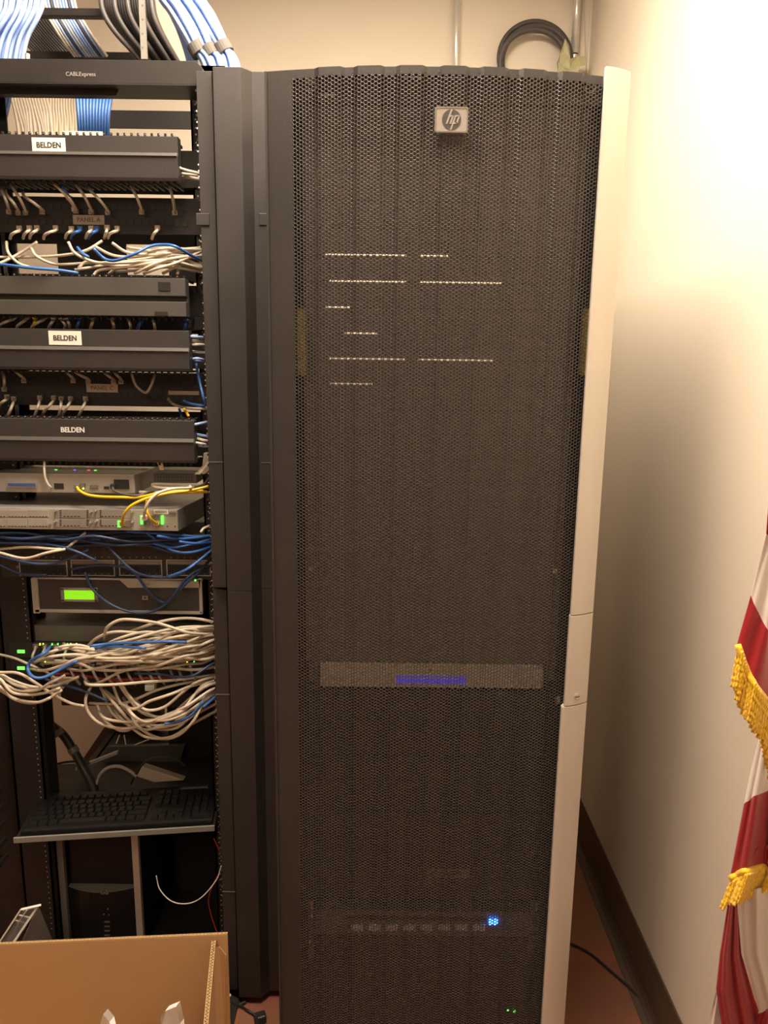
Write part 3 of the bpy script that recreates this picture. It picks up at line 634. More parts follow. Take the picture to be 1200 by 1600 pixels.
# ================================================================= MODEM, ROUTER and friends
md = thing('modem_unit', 'silver networking unit with blue connector and yellow cable, above the router', 'network unit', (-.62, 1.7, at(100, 771, 1.60)[2]))
ch = MB(); ym0, ym1 = 740, 770; z0_, z1_ = at(100, 770, 1.60)[2], at(100, 740, 1.60)[2]; Xm = at(210, 755, 1.60)[0]
ch.prism([(-.86, 1.60, z0_), (Xm, 1.60, z0_), (Xm+.004, 1.64, z0_), (Xm+.004, 1.86, z0_), (-.86, 1.86, z0_)], (0, 0, z1_-z0_)); ch.build('housing', 'lgrey', md, bevel=.002)
def fr5(x0, y0, x1, y1, Y, d): return MB().fbox(x0/e3, 690+y0/e3, x1/e3, 690+y1/e3, Y, d)
dc = fr5(35, 218, 195, 246, 1.594, .006).build('db_connector', 'steel', md, bevel=.001); fr5(42, 224, 188, 240, 1.5925, .003).build('connector_core', 'bluec', dc)
fr5(290, 224, 340, 254, 1.5985, .002).build('socket', 'ink', md); fr5(480, 232, 525, 252, 1.597, .003).build('serial_port', 'mgrey', md, bevel=.001)
fr5(556, 240, 584, 255, 1.5985, .002).build('small_socket', 'ink', md); pw = fr5(610, 204, 690, 255, 1.5975, .003).build('power_socket', 'ink', md)
fr5(405, 225, 452, 250, 1.5945, .006).build('network_jack', 'mgrey', md)
c = at(445/e3, 690+252/e3, 1.592); MB().cyl(c, c+np.array([0, .002, 0]), .0018, 10).build('jack_light', 'yled', md)
for x_, mm in ((285, 'ggreen'), (385, 'bluedim'), (462, 'rled'), (498, 'ggreen')):
    c = at(x_/e3, 690+163/e3, 1.64); c = np.array([c[0], 1.655, z1_]); MB().box(c-np.array([.002, .002, 0]), c+np.array([.002, .002, .001])).build('status_light', mm, md)
ad = thing('power_adapter', 'dark perforated power adapter lying right of the silver unit', 'power adapter', at(270, 757, 1.68))
q = MB(); q.fbox(240, 738, 308, 755, 1.66, .09); q.build('case', 'mgrey', ad, bevel=.003)
q = MB()
for i in range(13):
    for j in range(3): c = at(247+i*4.4, 741.5+j*4.6, 1.659); q.cyl(c, c+np.array([0, .0008, 0]), .0012, 6)
q.build('vent_holes', 'ink', ad)
wp = MB(); wp.prism([at(318, 708, 1.64), at(329, 708, 1.64), at(328, 735, 1.64), at(318, 742, 1.64), at(308, 735, 1.64), at(316, 728, 1.64)], (0, .018, 0))
wp.build('plug_housing', 'beige2', bevel=.001, label='small white plastic connector housing hanging beside the manager edge', cat='connector')

YRT = 1.575
rt = thing('router', 'grey rack router with slot covers and green lit ports', 'router', (-.62, 1.7, at(140, 828, YRT)[2]))
z0_, z1_ = at(140, 828, YRT)[2], at(140, 795, YRT)[2]; Xr = at(278, 812, YRT)[0]
MB().prism([(-.90, YRT, z0_), (Xr, YRT, z0_), (Xr+.022, 1.80, z0_), (Xr+.022, 1.93, z0_), (-.90, 1.93, z0_)], (0, 0, z1_-z0_)).build('chassis', 'grey', rt, bevel=.001)
MB().box((-.90, YRT-.0015, z0_+.001), (Xr-.001, YRT, z1_-.001)).build('faceplate', 'lgrey', rt)
def r5(x0, y0, x1, y1, off=.004, d=.003): return fr5(x0, y0, x1, y1, YRT-off, d)
for x in (-113, 0+2, 35, 148):
    pass
for (a, b) in ((-75, 33), (38, 144), (150, 258)):
    for (c_, d_) in ((366, 404), (413, 455)):
        sc = r5(a, c_, b, d_, .0028, .002).build('slot_cover', 'lgrey', rt, bevel=.0003)
        h = MB(); x = a+8
        while x < b-8: h.fbox(x/e3, 690+(d_-4)/e3, (x+9)/e3, 690+d_/e3, YRT-.0030, .0004); x += 17
        h.build('vent_slots', 'ink', sc)
for (a, b) in ((290, 478), (492, 700)):
    for (c_, d_) in ((364, 410), (416, 460)):
        sc = r5(a, c_, b, d_, .003, .002).build('interface_card', 'grey', rt, bevel=.0005)
        h = MB()
        for x_ in (a+30, b-14) if a < 480 else (a+42,):
            for y_ in range(c_+3, d_-6, 9): h.fbox(x_/e3, 690+y_/e3, (x_+9)/e3, 690+(y_+5)/e3, YRT-.0034, .0005)
        x = a+50
        while x < b-45: h.fbox(x/e3, 690+(d_-11)/e3, (x+11)/e3, 690+(d_-6)/e3, YRT-.0034, .0005); x += 19
        h.build('vent_slots', 'ink', sc)
for x_, y_ in ((300, 370), (268, 440), (298, 428), (488, 376), (514, 370), (490, 432), (518, 426), (710, 372), (712, 428)):
    c = at(x_/e3, 690+y_/e3, YRT-.003); MB().cyl(c, c+np.array([.001, -.010, .001]), .0026, 12).build('thumbscrew', 'steel', rt, bevel=.0005)
r5(825, 366, 900, 388).build('port_label', 'white', rt); h = MB()
for x_ in range(832, 892, 7): h.fbox(x_/e3, 690+370/e3, (x_+3)/e3, 690+384/e3, YRT-.0044, .0005)
h.build('barcode_lines', 'ink', rt)
for a, b, c_, d_ in ((752, 398, 763, 446), (863, 398, 874, 450), (630, 426, 645, 455)):
    g = MB()
    for y_ in range(b, d_-4, 12): g.fbox(a/e3, 690+y_/e3, c_/e3, 690+(y_+9)/e3, YRT-.005, .003)
    g.build('port_lights', 'ggreen', rt)
for a, b, c_, d_ in ((770, 396, 800, 450), (806, 396, 856, 450), (905, 378, 940, 388), (655, 420, 700, 456)):
    r5(a, b, c_, d_, .0042).build('network_port', 'mgrey', rt)
for x_ in (896, 938):
    c = at(x_/e3, 690+455/e3, YRT-.002); MB().cyl(c, c+np.array([0, .001, 0]), .0016, 10).build('screw_hole', 'ink', rt)

def c5(pts, m, lab, r=.0031, plug=None): return cord(Zm(pts, 0, 690, e3), m, r, label=lab, plug=plug, n=7)
c5([(412, 240, 1.59), (425, 262, 1.575), (470, 285, 1.57), (540, 295, 1.57), (640, 298, 1.57), (740, 298, 1.575), (880, 272, 1.58), (1000, 262, 1.59), (1105, 268, 1.60)], 'yellow', 'yellow cable running right from the silver unit jack', plug='mgrey')
c5([(655, 440, 1.565), (662, 395, 1.535), (705, 342, 1.53), (790, 303, 1.54), (900, 277, 1.56), (1020, 262, 1.58), (1135, 235, 1.60), (1200, 220, 1.61)], 'yellow', 'yellow cable arching up from the left green lit router port', plug='copper')
c5([(838, 438, 1.565), (812, 418, 1.545), (792, 385, 1.54), (784, 345, 1.545), (800, 305, 1.55), (880, 280, 1.57), (1000, 272, 1.60), (1110, 270, 1.62)], 'yellow', 'yellow cable rising behind the white one from the right router port', plug='copper')
c5([(772, 410, 1.563), (776, 370, 1.53), (800, 320, 1.525), (850, 275, 1.53), (930, 252, 1.54), (1015, 248, 1.57), (1018, 238, 1.59)], 'beige2', 'white cable arching up from the router port', plug='beige2')
c5([(1020, 246, 1.60), (1000, 234, 1.61), (900, 228, 1.61), (825, 226, 1.61), (822, 240, 1.61), (880, 250, 1.60), (1010, 250, 1.60)], 'beige2', 'white cable loop lying in front of the power adapter')
c5([(605, 240, 1.592), (610, 262, 1.58), (660, 280, 1.575), (740, 288, 1.575), (830, 262, 1.60), (960, 262, 1.62), (1080, 235, 1.63), (1125, 190, 1.63)], 'greycab', 'grey power cord from the silver unit socket', plug='ink', r=.0028)
c5([(745, 270, 1.60), (830, 272, 1.60), (930, 258, 1.60), (1040, 245, 1.61)], 'beige', 'pale cord lying flat between silver unit and router lid')
c5([(238, 78, 1.59), (238, 160, 1.585), (244, 200, 1.588), (262, 235, 1.59), (275, 246, 1.597)], 'beige2', 'white cord hanging down in front of the silver unit', r=.0026)
for j in range(3):
    c5([(835+8*j, 95, 1.60), (850+9*j, 120, 1.60), (860+6*j, 150, 1.61)], 'beige2', 'tiny white cord end poking above the power adapter', r=.0022)['group'] = 'white cord ends above the power adapter'
for j in range(4):
    c5([(1045+8*j, 175, 1.62), (1080+4*j, 150, 1.62), (1110, 130-6*j, 1.62), (1130, 115, 1.62)], 'beige2', 'thin white wire fanning out of the white connector housing', r=.0018)['group'] = 'thin white wires at the connector housing'

# ================================================================= SWITCH with blue cables, LCD unit
sw = thing('patch_switch', 'black network switch with four outlined port blocks behind blue cables', 'network switch', (-.62, YR, at(160, 903, YR)[2]))
MB().fbox(-60, 836, 332, 903, YR-.004, .16, X0=-.885).build('housing', 'inner', sw)
for a, b in ((30, 105), (111, 179), (186, 253), (260, 329)):
    o_ = MB(); x0_, x1_ = a, b; t_ = 1.3
    for r_ in ((x0_, 875, x1_, 875+t_), (x0_, 899-t_+1, x1_, 900), (x0_, 875, x0_+t_, 900), (x1_-t_, 875, x1_, 900)): o_.fbox(*r_, YR-.0055, .0015)
    po = o_.build('block_outline', 'silver', sw)
    MB().fbox(a+2, 877, b-2, 882, YR-.0052, .0012).build('label_strip', 'mgrey' if a < 100 else 'grey', sw)
    for i in range(6):
        w = (b-a-6)/6; MB().fbox(a+3+i*w, 884, a+3+(i+.82)*w, 894, YR-.0052, .001).build('port', 'ink', sw)
        tk = MB(); tk.fbox(a+3+(i+.3)*w, 896.4, a+3+(i+.5)*w, 897.6, YR-.0056, .0004); tk.fbox(a+3+(i+.3)*w, 870, a+3+(i+.5)*w, 872, YR-.0056, .0004); tk.build('port_number', 'greyink', sw)
tb = MB(); textmesh(tb, 'TN   10/100/1000 BASE-T  SW24', .0075, at(126, 852, YR-.0045), .0004); tb.build('printed_words', 'greyink', sw)
c = at(27, 886, YR-.005); MB().cyl(c, c+np.array([0, .003, 0]), .0035, 12).build('mounting_screw', 'grey', sw)
lab = 'dark blue patch cord slung across the outlined port blocks'
multi([[(-60, 45), (150, 45), (330, 80), (500, 60), (700, 90), (900, 80), (1200, 70)], [(-60, 95), (250, 105), (400, 140), (520, 195)], [(540, 70), (620, 160), (720, 250), (830, 280), (950, 270), (1050, 200), (1190, 120)],
       [(760, 90), (860, 130), (980, 150), (1190, 115)], [(-60, 185), (0, 155), (100, 110), (250, 70)],
       [(-50, 190), (0, 215), (120, 265), (250, 270)], [(380, 240), (450, 225), (560, 215), (700, 240), (790, 350), (870, 415), (920, 390), (980, 310), (1050, 250), (1190, 200)],
       [(455, 255), (500, 350), (600, 430), (720, 470), (830, 460), (930, 390), (1000, 310), (1080, 240), (1180, 110)], [(-60, 160), (0, 170), (200, 210), (350, 190), (480, 130)],
       [(-60, 60), (120, 75), (300, 60), (480, 90), (640, 110), (820, 100), (1190, 95)], [(200, 90), (350, 115), (520, 100), (700, 60), (900, 60), (1190, 60)]], 820, 'dblue', lab, 'dark blue cords across the port blocks', Y=1.60)
L2 = [[(-60, 30+9*i+random.uniform(-6, 6)), (200, 60+8*i+random.uniform(-15, 15)), (450, 50+10*i+random.uniform(-20, 20)), (700, 45+9*i+random.uniform(-15, 15)), (920, 60+9*i), (1190, 55+10*i)] for i in range(7)]
multi(L2, 820, 'dblue', 'dark blue patch cord in the tangle directly under the router', 'dark blue cords under the router', Y=1.63, jy=.015)
multi([[(780, 40), (850, 90), (930, 140), (1040, 145), (1190, 95)], [(680, 35), (900, 50), (1190, 78)], [(900, 280), (1000, 240), (1080, 180), (1190, 90)], [(820, 100), (950, 120), (1190, 60)], [(960, 90), (1050, 100), (1190, 85)], [(840, 60), (980, 75), (1190, 50)]], 820, 'blue',
      'brighter blue patch cord entering the manager beside the port blocks', 'blue cords entering the manager beside the port blocks', Y=1.585, jy=.012)  # brighter blue painted in for the lit right ends of the cords
multi([[(-60, 130), (0, 130), (150, 120), (330, 130), (400, 90), (460, 40)]], 820, 'beige', 'beige cord rising to the right under the router', None, Y=1.58)
multi([[(-60, 140), (0, 150), (130, 180), (250, 150), (350, 130)]], 820, 'beige', 'beige cord sagging at frame edge under the router', None, Y=1.575)
multi([[(1075, 40), (1100, 15), (1190, -10)]], 820, 'beige', 'beige cord end beside the router corner', None, Y=1.60)

YL = 1.635
lc = thing('console_unit', 'black rack unit with grey frame and glowing green LCD', 'rack unit', (-.60, YL+.1, at(180, 958, YL)[2]))
MB().fbox(52, 906, 316, 958, YL, .30).build('chassis', 'inner', lc)
o_ = MB()
for r_ in ((50, 904, 316, 906.5), (55, 954, 316, 958.5), (50, 904, 60, 958.5), (311, 904, 316, 958.5)): o_.fbox(*r_, YL-.004, .006)
o_.prism([at(186, 906, YL-.004), at(313, 906, YL-.004), at(313, 918.5, YL-.004), at(200, 918.5, YL-.004)], (0, .006, 0)); o_.build('front_frame', 'lgrey', lc, bevel=.0006)
o_ = MB()
for r_ in ((95, 919, 152, 922.5), (95, 937, 152, 940.5), (95, 919, 100, 940.5), (147, 919, 152, 940.5)): o_.fbox(*r_, YL-.005, .005)
o_.build('screen_bezel', 'grey', lc, bevel=.0006)
sc = MB().fbox(100, 922.5, 147, 937, YL-.003, .003).build('screen', 'lcd', lc)
tb = MB(); textmesh(tb, '- - - - - - - - -', .005, at(123, 928, YL-.0034), .0002); tb.build('screen_characters', 'lcdtext', sc)
MB().fbox(222, 931, 231, 937.5, YL-.004, .004).build('button', 'grey', lc, bevel=.0006); MB().fbox(225, 933, 228, 935.5, YL-.0048, .001).build('button_core', 'ink', lc)
tb = MB(); textmesh(tb, '<-> SERVER', .006, at(224, 913, YL-.0044), .0003); tb.build('printed_words', 'mgrey', lc)
c = at(305, 907, YL-.005); MB().cyl(c, c+np.array([0, .002, 0]), .002, 10).build('power_light', 'ggreen', lc)

# ================================================================= SWITCHES WITH BEIGE TANGLE
for nm, y0, y1, rows in (('upper', 1006, 1030, 1007), ('lower', 1032, 1058, 1035)):
    s_ = thing('network_switch', 'black network switch, '+nm+' of the pair under the tangled beige cords', 'network switch', (-.62, YR, at(150, y1, YR)[2]))
    MB().fbox(-60, y0, 336, y1, YR-.004, .25, X0=-.885).build('housing', 'black2', s_, bevel=.001)
    MB().fbox(27, y0+10, 38, y0+14.5, YR-.006, .003).build('number_display', 'ggreen', s_)
    for x_ in {'upper': (62, 67, 81, 90, 105, 110, 119, 240, 245, 250), 'lower': (70, 75, 122, 212, 222, 227, 232, 292, 303)}[nm]:
        c = at(x_, rows, YR-.007); MB().box(c-np.array([.001, 0, .0022]), c+np.array([.001, .003, .0022])).build('port_light', 'yled' if x_ % 3 else 'ggreen', s_)
    for i in range(22): MB().fbox(52+i*13, y0+8, 62+i*13, y0+19, YR-.005, .002).build('port', 'ink', s_)
MB().fbox(-60, 978, 336, 1003, YR+.012, .2, X0=-.885).build('filler_shelf', 'mgrey', label='dark grey shelf unit behind the top of the beige tangle', cat='shelf')
bt_ = 'beige patch cord in the big tangle sweeping right below the green LCD'
T1 = [[(560, 170), (570, 110), (640, 65), (740, 65), (860, 85), (1000, 130), (1100, 140), (1220, 140)], [(460, 215), (520, 160), (600, 130), (700, 130), (830, 145), (950, 175), (1050, 180), (1220, 140)],
      [(700, 125), (800, 90), (900, 65), (1000, 55), (1100, 65), (1220, 100)], [(530, 220), (620, 170), (760, 130), (900, 135), (1000, 115), (1100, 100), (1220, 95)],
      [(340, 190), (400, 225), (500, 240), (640, 240), (800, 220), (950, 200), (1080, 190), (1220, 140)], [(170, 300), (260, 265), (400, 250), (560, 270), (720, 265), (860, 240), (1000, 210), (1090, 195), (1220, 140)],
      [(160, 325), (230, 335), (330, 310), (450, 265), (640, 270), (780, 250), (900, 215), (1040, 165), (1220, 110)], [(360, 325), (440, 335), (560, 315), (700, 280), (820, 260), (950, 235), (1080, 220), (1220, 150)],
      [(460, 410), (530, 400), (640, 345), (760, 310), (900, 295), (1040, 270), (1220, 200)], [(750, 325), (880, 322), (1000, 300), (1100, 290), (1220, 215)],
      [(270, 250), (320, 210), (430, 200), (560, 235), (700, 215), (820, 200), (1000, 140), (1220, 105)], [(185, 295), (260, 240), (380, 215), (500, 225), (650, 250), (820, 190), (980, 150), (1220, 120)],
      [(350, 265), (480, 255), (620, 262), (800, 262), (950, 262), (1100, 275), (1220, 230)], [(500, 330), (620, 300), (760, 280), (900, 250), (1050, 200), (1220, 160)],
      [(420, 260), (560, 215), (700, 225), (860, 250), (1000, 262), (1220, 260)], [(300, 305), (420, 275), (600, 240), (780, 200), (960, 120), (1080, 118), (1220, 115)],
      [(400, 310), (470, 290), (560, 260), (700, 190), (860, 160), (1000, 160), (1220, 150)], [(640, 320), (780, 330), (900, 320), (1050, 330), (1220, 300)], [(560, 250), (720, 235), (900, 220), (1020, 230), (1220, 200)],
      [(600, 260), (760, 240), (900, 180), (1050, 130), (1220, 125)], [(250, 280), (400, 290), (520, 330), (700, 330), (860, 300), (1220, 240)],
      [(420, 230), (560, 200), (700, 170), (880, 120), (1040, 100), (1220, 110)], [(620, 300), (780, 270), (960, 200), (1100, 150), (1220, 145)], [(380, 250), (520, 240), (740, 215), (920, 160), (1080, 140), (1220, 130)], [(520, 300), (680, 300), (860, 270), (1000, 235), (1120, 180), (1220, 150)], [(700, 315), (840, 310), (980, 260), (1090, 240), (1220, 180)], [(220, 300), (340, 290), (520, 280), (700, 285), (900, 285), (1080, 235), (1220, 170)]]
multi(T1, 950, 'beige', bt_, 'beige cords of the upper tangle', Y=1.585, jy=.035, r=.0035, deep=True)
ends = []
for i in range(14):
    x_ = 185+i*62+random.uniform(-12, 12); ends.append([(x_, 205, YR-.006), (x_-4, 225, YR-.03), (x_-18, 262, YR-.045), (x_-10, 310, YR-.03)])
for p in ends: cord(Zm(p, 0, 950, e3), 'dbeige', .0031, label='grey patch cord dropping from an upper switch port behind the tangle', group='grey cords at the upper switch ports', plug='mgrey')
for i in range(12):
    x_ = 380+i*58+random.uniform(-12, 12); p = [(x_, 312, YR-.006), (x_+3, 335, YR-.03), (x_+22, 375, YR-.045), (x_+50, 410, YR-.03)]
    cord(Zm(p, 0, 950, e3), 'dbeige', .0031, label='grey patch cord dropping from a lower switch port behind the tangle', group='grey cords at the lower switch ports', plug='mgrey')
multi([[(-80, 335), (0, 345), (100, 350), (190, 400), (280, 460), (380, 510), (450, 525)], [(-80, 340), (0, 360), (80, 410), (180, 430), (300, 415), (420, 370)], [(-80, 360), (0, 380), (60, 450), (150, 465), (240, 455), (320, 430)],
       [(-80, 380), (0, 420), (60, 480), (160, 510), (250, 490), (330, 440)], [(-80, 370), (0, 395), (90, 440), (200, 440), (270, 400), (350, 360)], [(-80, 395), (0, 440), (90, 490), (200, 505), (270, 480)], [(-80, 330), (0, 352), (60, 385), (160, 420), (240, 425)]], 950, 'beige',
      'beige patch cord arcing in from the left frame edge beside the green switch lights', 'beige cords arcing in at far left', Y=1.57, jy=.02, r=.0034)
multi([[(-80, 235), (0, 250), (80, 270), (150, 300), (250, 345), (300, 380)]], 950, 'dbeige', 'grey cord slanting down past the two green switch lights', None, Y=1.60)
T3 = [[(490, 420), (460, 480), (470, 550), (530, 615), (640, 645), (760, 630), (860, 590), (980, 540), (1060, 450), (1220, 360)], [(640, 390), (700, 480), (780, 545), (880, 530), (980, 450), (1060, 395), (1220, 350)],
      [(620, 380), (680, 470), (760, 560), (880, 585), (980, 560), (1080, 420), (1220, 370)], [(690, 530), (720, 610), (780, 665), (870, 700), (960, 680), (1040, 600), (1100, 500), (1220, 430)],
      [(520, 530), (560, 590), (680, 610), (800, 600), (900, 600), (1000, 560), (1090, 500), (1220, 430)], [(700, 560), (760, 620), (850, 650), (950, 640), (1030, 580), (1220, 480)],
      [(590, 520), (650, 590), (730, 660), (800, 695), (920, 690), (1030, 620), (1220, 520)], [(480, 510), (600, 515), (700, 500), (840, 440), (1000, 400), (1220, 360)],
      [(460, 370), (470, 410), (620, 410), (800, 395), (950, 385), (1220, 350)], [(540, 430), (620, 520), (690, 600), (760, 650), (850, 640), (1000, 600), (1120, 460), (1220, 420)],
      [(600, 395), (640, 500), (720, 590), (820, 630), (940, 610), (1060, 520), (1220, 410)], [(720, 480), (800, 570), (900, 580), (1000, 500), (1100, 420), (1220, 390)], [(540, 420), (600, 560), (700, 640), (640, 655), (560, 600), (520, 520)],
      [(560, 440), (700, 540), (800, 500), (920, 460), (1050, 410), (1220, 380)], [(700, 620), (820, 610), (960, 560), (1080, 480), (1220, 450)], [(660, 480), (700, 560), (780, 610), (900, 570), (1010, 520), (1130, 440), (1220, 420)]]
multi(T3, 950, 'beige', 'beige patch cord in the lower loops hanging under the switches', 'beige cords of the lower hanging loops', Y=1.58, jy=.03, r=.0035, deep=True)
multi([[(480, 205), (600, 190), (760, 185), (900, 180), (1000, 185)], [(510, 215), (640, 205), (780, 215)]], 950, 'blue', 'blue cord lying among the upper beige tangle', 'blue cords in the upper beige tangle', Y=1.545, jy=.003)
multi([[(410, 285), (340, 320), (240, 370), (180, 370), (150, 330), (165, 285), (240, 240), (270, 205, 1.64)]], 950, 'blue', 'blue cord bent in a tight hook at the left of the tangle', None, Y=1.535, r=.0036)
multi([[(240, 380), (330, 410), (450, 445), (580, 500)]], 950, 'dblue', 'dark blue cord slanting down across the pale gap below the switches', None, Y=1.57)
multi([[(880, 622), (960, 605), (1030, 570), (1090, 500)], [(1090, 530), (1150, 480), (1220, 430)], [(980, 540), (1060, 480), (1220, 400)]], 950, 'blue', 'blue cord among the lower beige loops near the manager', 'blue cords in the lower loops', Y=1.55, jy=.008)
multi([[(720, 350), (850, 355), (960, 370), (1040, 360), (1120, 310), (1220, 260)]], 950, 'dblue', 'dark blue cord between the upper tangle and the lower loops', None, Y=1.60)
multi([[(290, 355), (400, 355), (600, 385), (800, 375), (1000, 370)]], 950, 'red', 'red cord running behind the beige tangle', None, Y=1.62)
cp = MB().fbox(226, 1071, 241, 1080, 1.62, .02); cp.build('white_plug', 'paper', label='loose white network plug in front of the lower switch', cat='plug', bevel=.001)
lu = slab if False else None
MB().fbox(140, 1082, 336, 1104, 1.70, .18, X0=-.79).build('equipment_shelf', 'black2', label='black shelf plate behind the lower hanging loops', cat='shelf')

# ================================================================= BEHIND / BELOW
Z3 = lambda p, Y: [at(a/3, 1130+b/3, Y) for a, b in p]
mn = MB(); mn.prism(Z3([(500, 110), (868, 100), (812, 292), (440, 300)], 1.89), (0, .03, -.01)); mn.build('tilted_screen', 'dgrey', label='dark flat panel leaning behind the keyboard', cat='screen', bevel=.002)
bs = MB(); bs.prism([at(166, 1132, 2.1), at(250, 1090, 2.1), at(250, 1180, 2.1), at(135, 1238, 2.1), at(98, 1232, 2.1)], (0, .05, 0)); bs.build('dark_board', 'baseb', label='dark brown board edge slanting behind the keyboard', cat='board')
MB().box((-.60, 1.92, 0), (-.345, 2.17, 1.10)).build('equipment_case', 'black2', label='tall black case standing far behind the open rack', cat='case', bevel=.004)
wb = MB(); wb.obox(Z3([(352, 210)], 1.80)[0], at(550/3, 1130+133/3, 1.80)-at(352/3, 1130+210/3, 1.80), (0, .01, 0), (0, 0, -.008)); wb.build('metal_strip', 'lgrey', label='pale metal strip crossing behind the black cable', cat='strip')
cord([at(70, 1125, 1.80), at(85, 1137, 1.80), at(100, 1150, 1.80), at(118, 1178, 1.79), at(130, 1200, 1.78), at(142, 1222, 1.76), at(148, 1240, 1.74)], 'blackcab', .011, name='thick_cable', label='thick black cable hanging across the pale gap behind the rack', n=8, seg=12)
for (a, b) in ((88, 1141), (112, 1168), (124, 1190)):
    c0 = at(a, b, 1.795); c1 = at(a+5, b+8, 1.793); MB().cyl(c0, c1, .0135, 14).build('cable_sleeve', 'mgrey', label='grey wrap around the thick black cable, '+{88: 'top', 112: 'middle', 124: 'bottom'}[a]+' of three', cat='cable sleeve', group='wraps on the thick black cable')
cord(Z3([(235, 200), (310, 182), (400, 180), (420, 190)], 1.80), 'blackcab', .003, label='thin black cord crossing the pale gap above the keyboard', name='thin_cable')
cord(Z3([(448, 300), (470, 240), (510, 208), (560, 203), (610, 225), (640, 250)], 1.76), 'dbeige', .0045, label='grey cable arched up behind the keyboard', name='cable')
cord(Z3([(615, 285), (640, 230), (690, 175), (760, 160), (830, 170), (870, 200)], 1.76), 'blackcab', .0025, label='thin black cord arched over the tan adapter', name='thin_cable')
tnb = MB(); tnb.prism(Z3([(665, 203), (860, 268), (720, 278), (640, 250)], 1.74), (0, .03, -.006)); tnb.build('adapter_box', 'tan', label='tan flat box lying behind the keyboard', cat='box', bevel=.002)
for (a, b, c_, d_) in ((545, 95, 560, 55), (590, 100, 582, 55), (630, 102, 700, 75)): cord(Z3([(a, b), ((a+c_)/2, (b+d_)/2), (c_, d_)], 1.70), 'beige', .0016, label='thin pale wire end hanging below the beige loops', name='wire_end', group='thin wire ends below the loops')

bd = MB().box((at(66, 1150, 2.2)[0], 2.2, 0), (at(215, 1150, 2.2)[0], 2.215, at(100, 1060, 2.2)[2])); bd.build('upright_board', 'wall', label='pale upright board standing behind the open rack', cat='board')
# keyboard
kl = atZ(20, 1306, .455); kr = atZ(335, 1287, .455); ex = kr-kl; W = np.linalg.norm(ex); ex /= W; ey = np.array([-ex[1], ex[0], 0])
kt = thing('keyboard_tray', 'black pull-out tray under the keyboard', 'tray', (kl+kr)/2+ey*.1-np.array([0, 0, .02]))
def kb(p0, p1, mb=None):
    mb = mb or MB(); o = kl+ex*p0[0]+ey*p0[1]+np.array([0, 0, p0[2]]); return mb.obox(o, ex*(p1[0]-p0[0]), ey*(p1[1]-p0[1]), (0, 0, p1[2]-p0[2]))
kb((0, .004, -.022), (W, .34, -.014)).build('shelf', 'black2', kt, bevel=.001); kb((0, 0, -.020), (W, .005, -.006)).build('front_bar', 'grey', kt, bevel=.001)
ky = thing('keyboard', 'black computer keyboard on the pull-out tray', 'keyboard', kl+ex*W/2+ey*.08-np.array([0, 0, .0135]))
kb((.012, .012, -.0135), (W-.006, .165, .004)).build('case', 'key', ky, bevel=.003)
kb((W*.78, .150, .004), (W*.93, .158, .0046)).build('status_strip', 'mgrey', ky)
kw = (W-.045)/22.6; kmesh = {}
def keyobj(x, y, w):
    key_ = round(w, 2)
    if key_ not in kmesh:
        m_ = MB(); hw = kw*w/2-.0008; hd = .0083
        m_.add([(-hw, -hd, 0), (hw, -hd, 0), (hw, hd, 0), (-hw, hd, 0), (-hw+.002, -hd+.002, .007), (hw-.002, -hd+.002, .007), (hw-.002, hd-.001, .008), (-hw+.002, hd-.001, .008)], [(3, 2, 1, 0), (4, 5, 6, 7), (0, 1, 5, 4), (1, 2, 6, 5), (2, 3, 7, 6), (3, 0, 4, 7)])
        me_ = bpy.data.meshes.new('key'); me_.from_pydata(np.vstack(m_.V).tolist(), [], m_.F); me_.materials.append(M['key']); kmesh[key_] = me_
    o = bpy.data.objects.new('key', kmesh[key_]); COL.objects.link(o); o.parent = ky
    p = kl+ex*x+ey*y+np.array([0, 0, .004])-np.array(WP[ky.name]); o.location = p.tolist(); o.rotation_euler = (0, 0, math.atan2(ex[1], ex[0]))
rows = [(0, [1.25, 1.25, 1.25, 6, 1.25, 1.25, 1.25, 1.25]), (1, [2.2]+[1]*10+[2.55]), (2, [1.75]+[1]*11+[2]), (3, [1.5]+[1]*12+[1.25]), (4, [1]*13+[1.75]), (5.3, [1]*13+[1])]
for ry, ws in rows:
    x = .024
    for w in ws: keyobj(x+kw*w/2, .030+ry*.0192, w); x += kw*w
    for q in range(3):
        if ry in (0, 3, 4, 5.3) or (ry == 1 and q == 1): keyobj(.024+kw*(15.4+q+.5), .030+ry*.0192, 1)
    if ry < 5: 
        for q in range(4 if ry > 0 else 2): keyobj(.024+kw*(18.6+q+.5), .030+ry*.0192, 1)
tb = MB(); 
# workstation tower
YT = 1.70
tw = thing('computer_tower', 'black workstation tower with grey sides under the keyboard tray', 'computer', (at(162, 1400, YT)[0], YT+.2, 0))
xa = at(108, 1400, YT)[0]; xb = at(212, 1400, YT)[0]
MB().box((xa, YT+.012, 0.01), (xb, YT+.42, .425)).build('case', 'key', tw, bevel=.003)
for a, b in ((xa-.018, xa-.002), (xb+.001, xb+.018)): MB().box((a, YT-.012, .01), (b, YT+.002, .428)).build('edge_trim', 'grey' if a < xa-.01 else 'silver', tw, bevel=.001); MB().box((a, YT+.002, .01), (b, YT+.42, .428)).build('side_cover', 'key', tw, bevel=.001)
zt_ = at(160, 1386, YT)[2]; n_ = 12
pf = [(xa, YT+.012, zt_)]+[(x, YT-.022*math.sin(math.pi*(x-xa)/(xb-xa)), zt_) for x in np.linspace(xa, xb, n_)]+[(xb, YT+.012, zt_)]
MB().prism([(p[0], p[1], .012) for p in pf], (0, 0, zt_-.012)).build('front_bezel', 'key', tw)
MB().prism([(p[0], p[1], zt_-.0004) for p in pf], (0, 0, .0012)).build('bezel_ledge', 'grey', tw)
